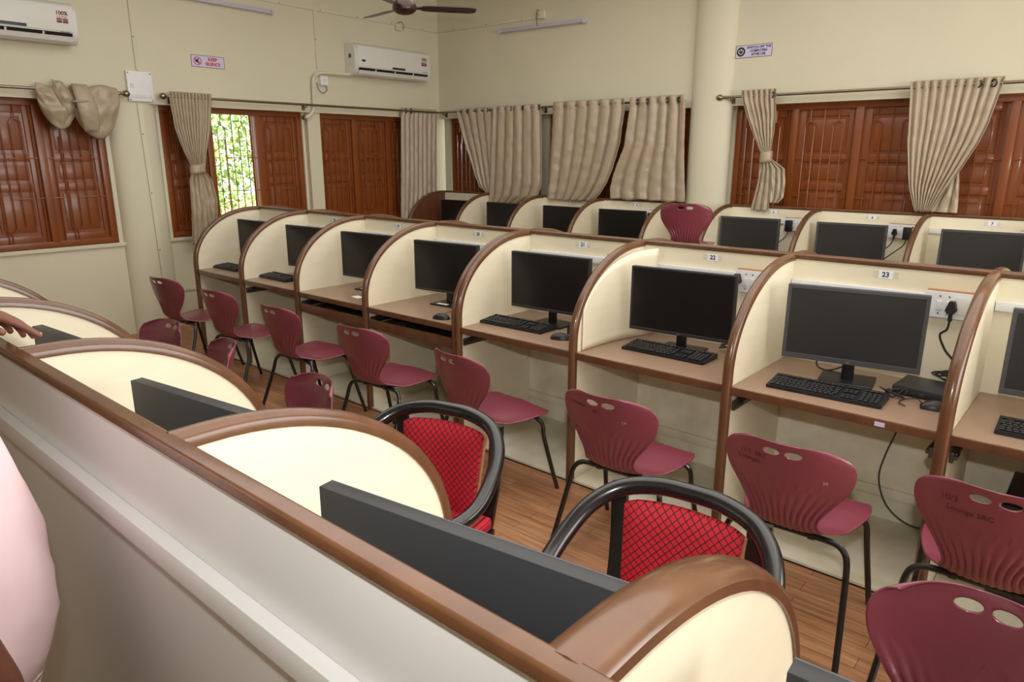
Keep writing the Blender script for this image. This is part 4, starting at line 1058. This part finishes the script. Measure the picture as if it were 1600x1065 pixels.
def trunk(label, pts, w=0.025, name='cable_trunking', m='wall', hook=False):
    o0 = Vector(pts[0]); t = thing(name, label, 'trunking', o0)
    mb = MB()
    for a, b in zip(pts, pts[1:]):
        a, b = Vector(a) - o0, Vector(b) - o0; e = (b-a)/2
        up = Vector((0, 0, 1)) if abs(e.normalized().z) < 0.5 else (Vector((0, 1, 0)))
        n = e.normalized().cross(up)
        mb.obox((a+b)/2, e, up*w/2, n*0.008, 0.002)
    mb.build('casing', m, t)
    mb = MB()
    for a, b in zip(pts, pts[1:]):
        a, b = Vector(a) - o0, Vector(b) - o0; L = (b-a).length; k = max(1, int(L/0.45))
        for i in range(k):
            p = a + (b-a)*(i+0.5)/k; mb.ball(p + Vector((0.008, -0.008, 0)), 0.006, 5)
    mb.build('clip', 'greycable', t)
    return t
trunk('cream cable trunking running high along the left wall', [(XL+0.008, 2.0, 3.36), (XL+0.008, 4.4, 3.335), (XL+0.008, 6.97, 3.315)], 0.03)
trunk('cream cable trunking running high along the back wall to the tube light', [(-6.82, YB-0.008, 3.315), (-5.09, YB-0.008, 3.30)], 0.03)
trunk('cream vertical trunking above the switchboard on the left wall', [(XL+0.008, 3.09, 3.7), (XL+0.008, 3.09, 2.52)], 0.035)
trunk('cream vertical trunking between air conditioner pipe and the high trunking', [(XL+0.008, 5.085, 3.32), (XL+0.008, 5.085, 2.70)], 0.028)
trunk('cream vertical trunking running down the rounded pilaster', [(XL+0.016, 3.06, 2.22), (XL+0.016, 3.10, 0.0)], 0.045)
trunk('short horizontal trunking low on the left wall beside booth 17', [(XL-0.092, 3.26, 0.38), (XL-0.092, 6.2, 0.38)], 0.03)
for lb, p in (('small cream junction box with loose wire on the left wall under the fan', (XL, 6.30, 3.29)), ('small cream junction box with wire above the back wall tube light', (-5.06, YB, 3.32))):
    t = thing('junction_box', lb, 'junction box', p)
    lw = abs(p[0] - XL) < 0.01
    mb = MB(); mb.box((0, -0.045, -0.04), (0.04, 0.045, 0.04), 0.005) if lw else mb.box((-0.045, -0.04, -0.045), (0.045, 0, 0.045), 0.005); mb.build('box', 'wall', t)
    mb = MB(); pts = [(0.03, -0.02, 0.04), (0.05, 0.02, 0.06), (0.05, 0.06, 0.02), (0.04, 0.06, -0.03)] if lw else [(-0.02, -0.03, 0.04), (-0.055, -0.04, 0.05), (-0.07, -0.04, -0.03), (-0.05, -0.035, -0.12), (0.02, -0.04, -0.13)]
    mb.tube(catmull(pts, 6), 0.004, 8); mb.build('wire', 'greycable', t)

# ------------------------------------------------------------------ ceiling fan
FX, FY, FZ = -4.5, 4.39, 2.965
t = thing('ceiling_fan', 'dark brown three-blade ceiling fan hanging at the top of the picture', 'fan', (FX, FY, FZ))
mb = MB(); mb.lathe([(0.03, -0.055), (0.07, -0.045), (0.10, -0.02), (0.105, 0.0), (0.10, 0.02), (0.08, 0.05), (0.05, 0.07), (0.02, 0.09)], (0, 0, 0)); mb.build('motor', 'fan', t)
mb = MB(); mb.tube([(0, 0, 0.08), (0, 0, ZC-FZ-0.02)], 0.012, 10); mb.build('downrod', 'fan', t)
mb = MB(); mb.lathe([(0.02, -0.09), (0.06, -0.04), (0.065, 0.0)], (0, 0, ZC-FZ)); mb.build('canopy', 'fan', t)
for k in range(3):
    a = R(53 + 120*k); ex = Vector((math.cos(a), math.sin(a), 0)); ey = Vector((-math.sin(a), math.cos(a), 0))
    mb = MB(); rings = []
    for s, w in ((0.10, 0.022), (0.14, 0.03), (0.155, 0.05), (0.2, 0.058), (0.4, 0.062), (0.55, 0.062), (0.60, 0.05), (0.615, 0.03)):
        c = ex*s; tw = R(-11)
        e = ey*math.cos(tw) + Vector((0, 0, 1))*math.sin(tw); n = ex.cross(e)
        rings.append([tuple(c + e*w*q + n*h) for q, h in ((-1, -0.003), (1, -0.003), (1, 0.003), (-1, 0.003))])
    mb.loft(rings); mb.build('blade', 'fan', t)

# ------------------------------------------------------------------ person at the left, hand on the near row's cap
def skin_mesh(name, chains, m, parent, sub=2, root=0):
    """chains share vertices by rounding; one continuous skinned surface"""
    vs, rad, ed, idx = [], [], [], {}
    for ch in chains:
        prev = None
        for x, y, z, r in ch:
            key = (round(x, 4), round(y, 4), round(z, 4))
            if key not in idx: idx[key] = len(vs); vs.append((x, y, z)); rad.append(r)
            if prev is not None and prev != idx[key]: ed.append((prev, idx[key]))
            prev = idx[key]
    me = bpy.data.meshes.new(name); me.from_pydata(vs, ed, [])
    o = bpy.data.objects.new(name, me); COL.objects.link(o)
    md = o.modifiers.new('skin', 'SKIN'); md.use_smooth_shade = True; md.branch_smoothing = 0.6
    lay = me.skin_vertices[0].data if me.skin_vertices else None
    if lay is None:
        bm = bmesh.new(); bm.from_mesh(me); sl = bm.verts.layers.skin.verify(); bm.to_mesh(me); bm.free(); lay = me.skin_vertices[0].data
    for i, r in enumerate(rad): lay[i].radius = (r, r); lay[i].use_root = (i == root)
    s = o.modifiers.new('smooth', 'SUBSURF'); s.levels = sub; s.render_levels = sub
    me.materials.append(M[m]); o.parent = parent
    return o
PX, PY = -1.065, 0.2
person = thing('person', 'person in pink shirt at the left edge, one hand on the near booths', 'person', (PX, PY, 0))
Lw = lambda x, y, z, r: (x - PX, y - PY, z, r)
Lx = lambda x, y, z, r: (x + 1.05, y - 0.235, z, r)
pel, chest, neck = Lx(-1.05, 0.235, 0.95, 0.12), Lx(-1.05, 0.235, 1.25, 0.125), Lx(-1.05, 0.25, 1.48, 0.05)
chains = [[pel, Lx(-1.05, 0.24, 1.10, 0.12), chest, Lx(-1.05, 0.24, 1.40, 0.10), neck, Lx(-1.05, 0.275, 1.55, 0.055), Lx(-1.05, 0.28, 1.64, 0.088), Lx(-1.05, 0.275, 1.71, 0.078)]]
for s in (-1, 1):
    chains.append([pel, Lx(-1.05 + s*0.095, 0.235, 0.88, 0.09), Lx(-1.05 + s*0.105, 0.25, 0.50, 0.06), Lx(-1.05 + s*0.11, 0.22, 0.10, 0.04), Lx(-1.05 + s*0.12, 0.27, 0.045, 0.038), Lx(-1.05 + s*0.125, 0.36, 0.032, 0.032)])
sh = Lx(-1.05, 0.24, 1.40, 0.10)
# right arm hangs at his side, left arm reaches to the cap
chains.append([sh, Lx(-0.87, 0.225, 1.39, 0.058), Lx(-0.81, 0.205, 1.14, 0.044), Lx(-0.79, 0.242, 1.04, 0.040), Lx(-0.79, 0.285, 0.90, 0.030), Lx(-0.805, 0.285, 0.83, 0.03)])
wr = Lw(-1.735, 0.435, 1.362, 0.026)
chains.append([sh, Lw(-1.25, 0.175, 1.38, 0.058), Lw(-1.53, 0.10, 1.24, 0.042), Lw(-1.66, 0.21, 1.29, 0.038), wr])
# left hand: palm and five fingers, draped over the cap
palm = Lw(-1.722, 0.475, 1.368, 0.030)
chains.append([wr, palm])
kn = [(-1.690, 0.527, 1.352), (-1.712, 0.533, 1.356), (-1.734, 0.530, 1.352), (-1.754, 0.521, 1.344)]
tips = [[(-1.668, 0.566, 1.327), (-1.655, 0.592, 1.303), (-1.650, 0.606, 1.288)], [(-1.702, 0.575, 1.324), (-1.698, 0.594, 1.296), (-1.698, 0.600, 1.278)],
        [(-1.733, 0.570, 1.318), (-1.733, 0.584, 1.292), (-1.734, 0.586, 1.276)], [(-1.760, 0.553, 1.318), (-1.764, 0.564, 1.298), (-1.766, 0.566, 1.286)]]
for i, k in enumerate(kn):
    chains.append([palm, Lw(*k, 0.0125 if i < 3 else 0.011)] + [Lw(*p, r) for p, r in zip(tips[i], (0.0098, 0.0088, 0.0075))])
chains.append([palm, Lw(-1.690, 0.480, 1.350, 0.013), Lw(-1.662, 0.505, 1.330, 0.0105), Lw(-1.648, 0.528, 1.312, 0.009)])
# right hand
rp = Lx(-0.805, 0.285, 0.83, 0.03)
for i in range(4):
    x = -0.785 - 0.004*i; y = 0.325 - 0.022*i
    chains.append([rp, Lx(x, y, 0.775, 0.011), Lx(x, y + 0.006, 0.74, 0.009), Lx(x - 0.012, y + 0.004, 0.71, 0.0078)])
chains.append([rp, Lx(-0.815, 0.33, 0.815, 0.012), Lx(-0.822, 0.352, 0.785, 0.0095), Lx(-0.822, 0.36, 0.76, 0.0085)])
body = skin_mesh('body', chains, 'skin', person)
mb = MB(); mb.ball((-1.6515 - PX, 0.6035 - PY, 1.2975), 0.006, 6, (0.9, 0.7, 0.9)); mb.build('fingernail', 'nail', body)
# shirt: lofted torso with placket, hem lines and sleeves
def ring(cx, cy, rx, ry, z, n=40, k=0.0, tail=0.0):
    out = []
    for i in range(n):
        a = 2*PI*i/n; wv = 1 + k*0.03*math.sin(5*a + z*17) + k*0.02*math.sin(9*a - z*23)
        zz = z - tail*(0.5 + 0.5*math.cos(2*a + PI))
        out.append((cx + 1.05 + rx*wv*math.cos(a), cy - 0.235 + ry*wv*math.sin(a), zz))
    return out
rg = [ring(-1.05, 0.245, 0.07, 0.065, 1.475), ring(-1.05, 0.24, 0.14, 0.085, 1.45), ring(-1.05, 0.24, 0.20, 0.12, 1.40, k=0.3), ring(-1.05, 0.24, 0.205, 0.138, 1.30, k=0.6), ring(-1.05, 0.245, 0.20, 0.148, 1.22, k=0.8),
      ring(-1.05, 0.25, 0.198, 0.162, 1.14, k=1), ring(-1.05, 0.255, 0.20, 0.175, 1.06, k=1), ring(-1.05, 0.255, 0.205, 0.18, 0.98, k=1), ring(-1.05, 0.25, 0.21, 0.178, 0.92, k=1), ring(-1.05, 0.245, 0.208, 0.160, 0.865, k=0.8, tail=0.02), ring(-1.05, 0.24, 0.2, 0.136, 0.80, k=0.8, tail=0.04)]
mb = MB(); mb.loft(rg, cap=False)
shirt = mb.build('shirt', 'pink', person, solid=0.004, smooth=80)
for zz, tl, sc in ((0.815, 0.036, 1.008), (0.828, 0.03, 1.008)):
    r_ = [Vector(p) for p in ring(-1.05, 0.242, 0.204*sc, (0.140 if zz < 0.82 else 0.146)*sc, zz, k=0.8, tail=tl)]; mb = MB(); mb.tube(r_, 0.0016, 5, closed=True); mb.build('hem_stitching', 'pink', shirt)
for z in (1.30, 1.20, 1.10, 1.0, 0.92):
    mb = MB(); mb.ball((0.005, 0.25 + float(np.interp(z, [0.84, 0.92, 0.98, 1.06, 1.14, 1.22, 1.30], [0.13, 0.172, 0.184, 0.178, 0.16, 0.142, 0.128])) - 0.235, z), 0.006, 6, (1, 0.6, 1)); mb.build('button', 'white', shirt)
for pts, rr in (([(-0.90, 0.23, 1.41), (-0.855, 0.222, 1.34), (-0.828, 0.213, 1.24), (-0.815, 0.206, 1.15)], [0.085, 0.078, 0.072, 0.07]), ([(-1.19, 0.22, 1.405), (-1.27, 0.20, 1.375), (-1.36, 0.185, 1.33), (-1.44, 0.172, 1.28)], [0.085, 0.076, 0.070, 0.068])):
    mb = MB(); mb.tube([(x+1.05, y-0.235, z) for x, y, z in pts], rr, 20, cap=False); mb.build('sleeve', 'pink', shirt, solid=0.004, smooth=80)
mb = MB()
for s in (-1, 1):
    mb.loft([ring(-1.05 + s*0.085*f, 0.24, rx, ry, z, n=24) for f, rx, ry, z in ((1, 0.115, 0.135, 0.93), (1.1, 0.10, 0.115, 0.80), (1.2, 0.075, 0.085, 0.50), (1.3, 0.065, 0.075, 0.07))])
mb.build('trousers', 'trousers', person, smooth=70)
mb = MB(); mb.ball((0, 0.272-0.235, 1.70), 0.098, 12, (0.95, 1.05, 1.0)); 
for v in mb.bm.verts:
    if v.co.z < 1.68 and v.co.y > 0.03: v.co.z = 1.70
mb.build('hair', 'hair', person, smooth=80)
for s in (-1, 1):
    mb = MB(); mb.ball((s*0.032, 0.366-0.235, 1.645), 0.012, 8); mb.build('eye', 'white', body)
    mb = MB(); mb.ball((s*0.09, 0.275-0.235, 1.635), 0.028, 8, (0.35, 0.7, 1.1)); mb.build('ear', 'skin', body)
mb = MB(); mb.ball((0, 0.372-0.235, 1.618), 0.018, 8, (0.8, 1.0, 1.4)); mb.build('nose', 'skin', body)
mb = MB(); mb.ball((0, 0.362-0.235, 1.58), 0.02, 8, (1.3, 0.5, 0.35)); mb.build('mouth', 'nail', body)
for s in (-1, 1):
    mb = MB(); mb.ball((s*0.122, 0.305-0.235, 0.04), 0.05, 10, (0.9, 2.6, 0.8)); mb.build('shoe', 'black', person)
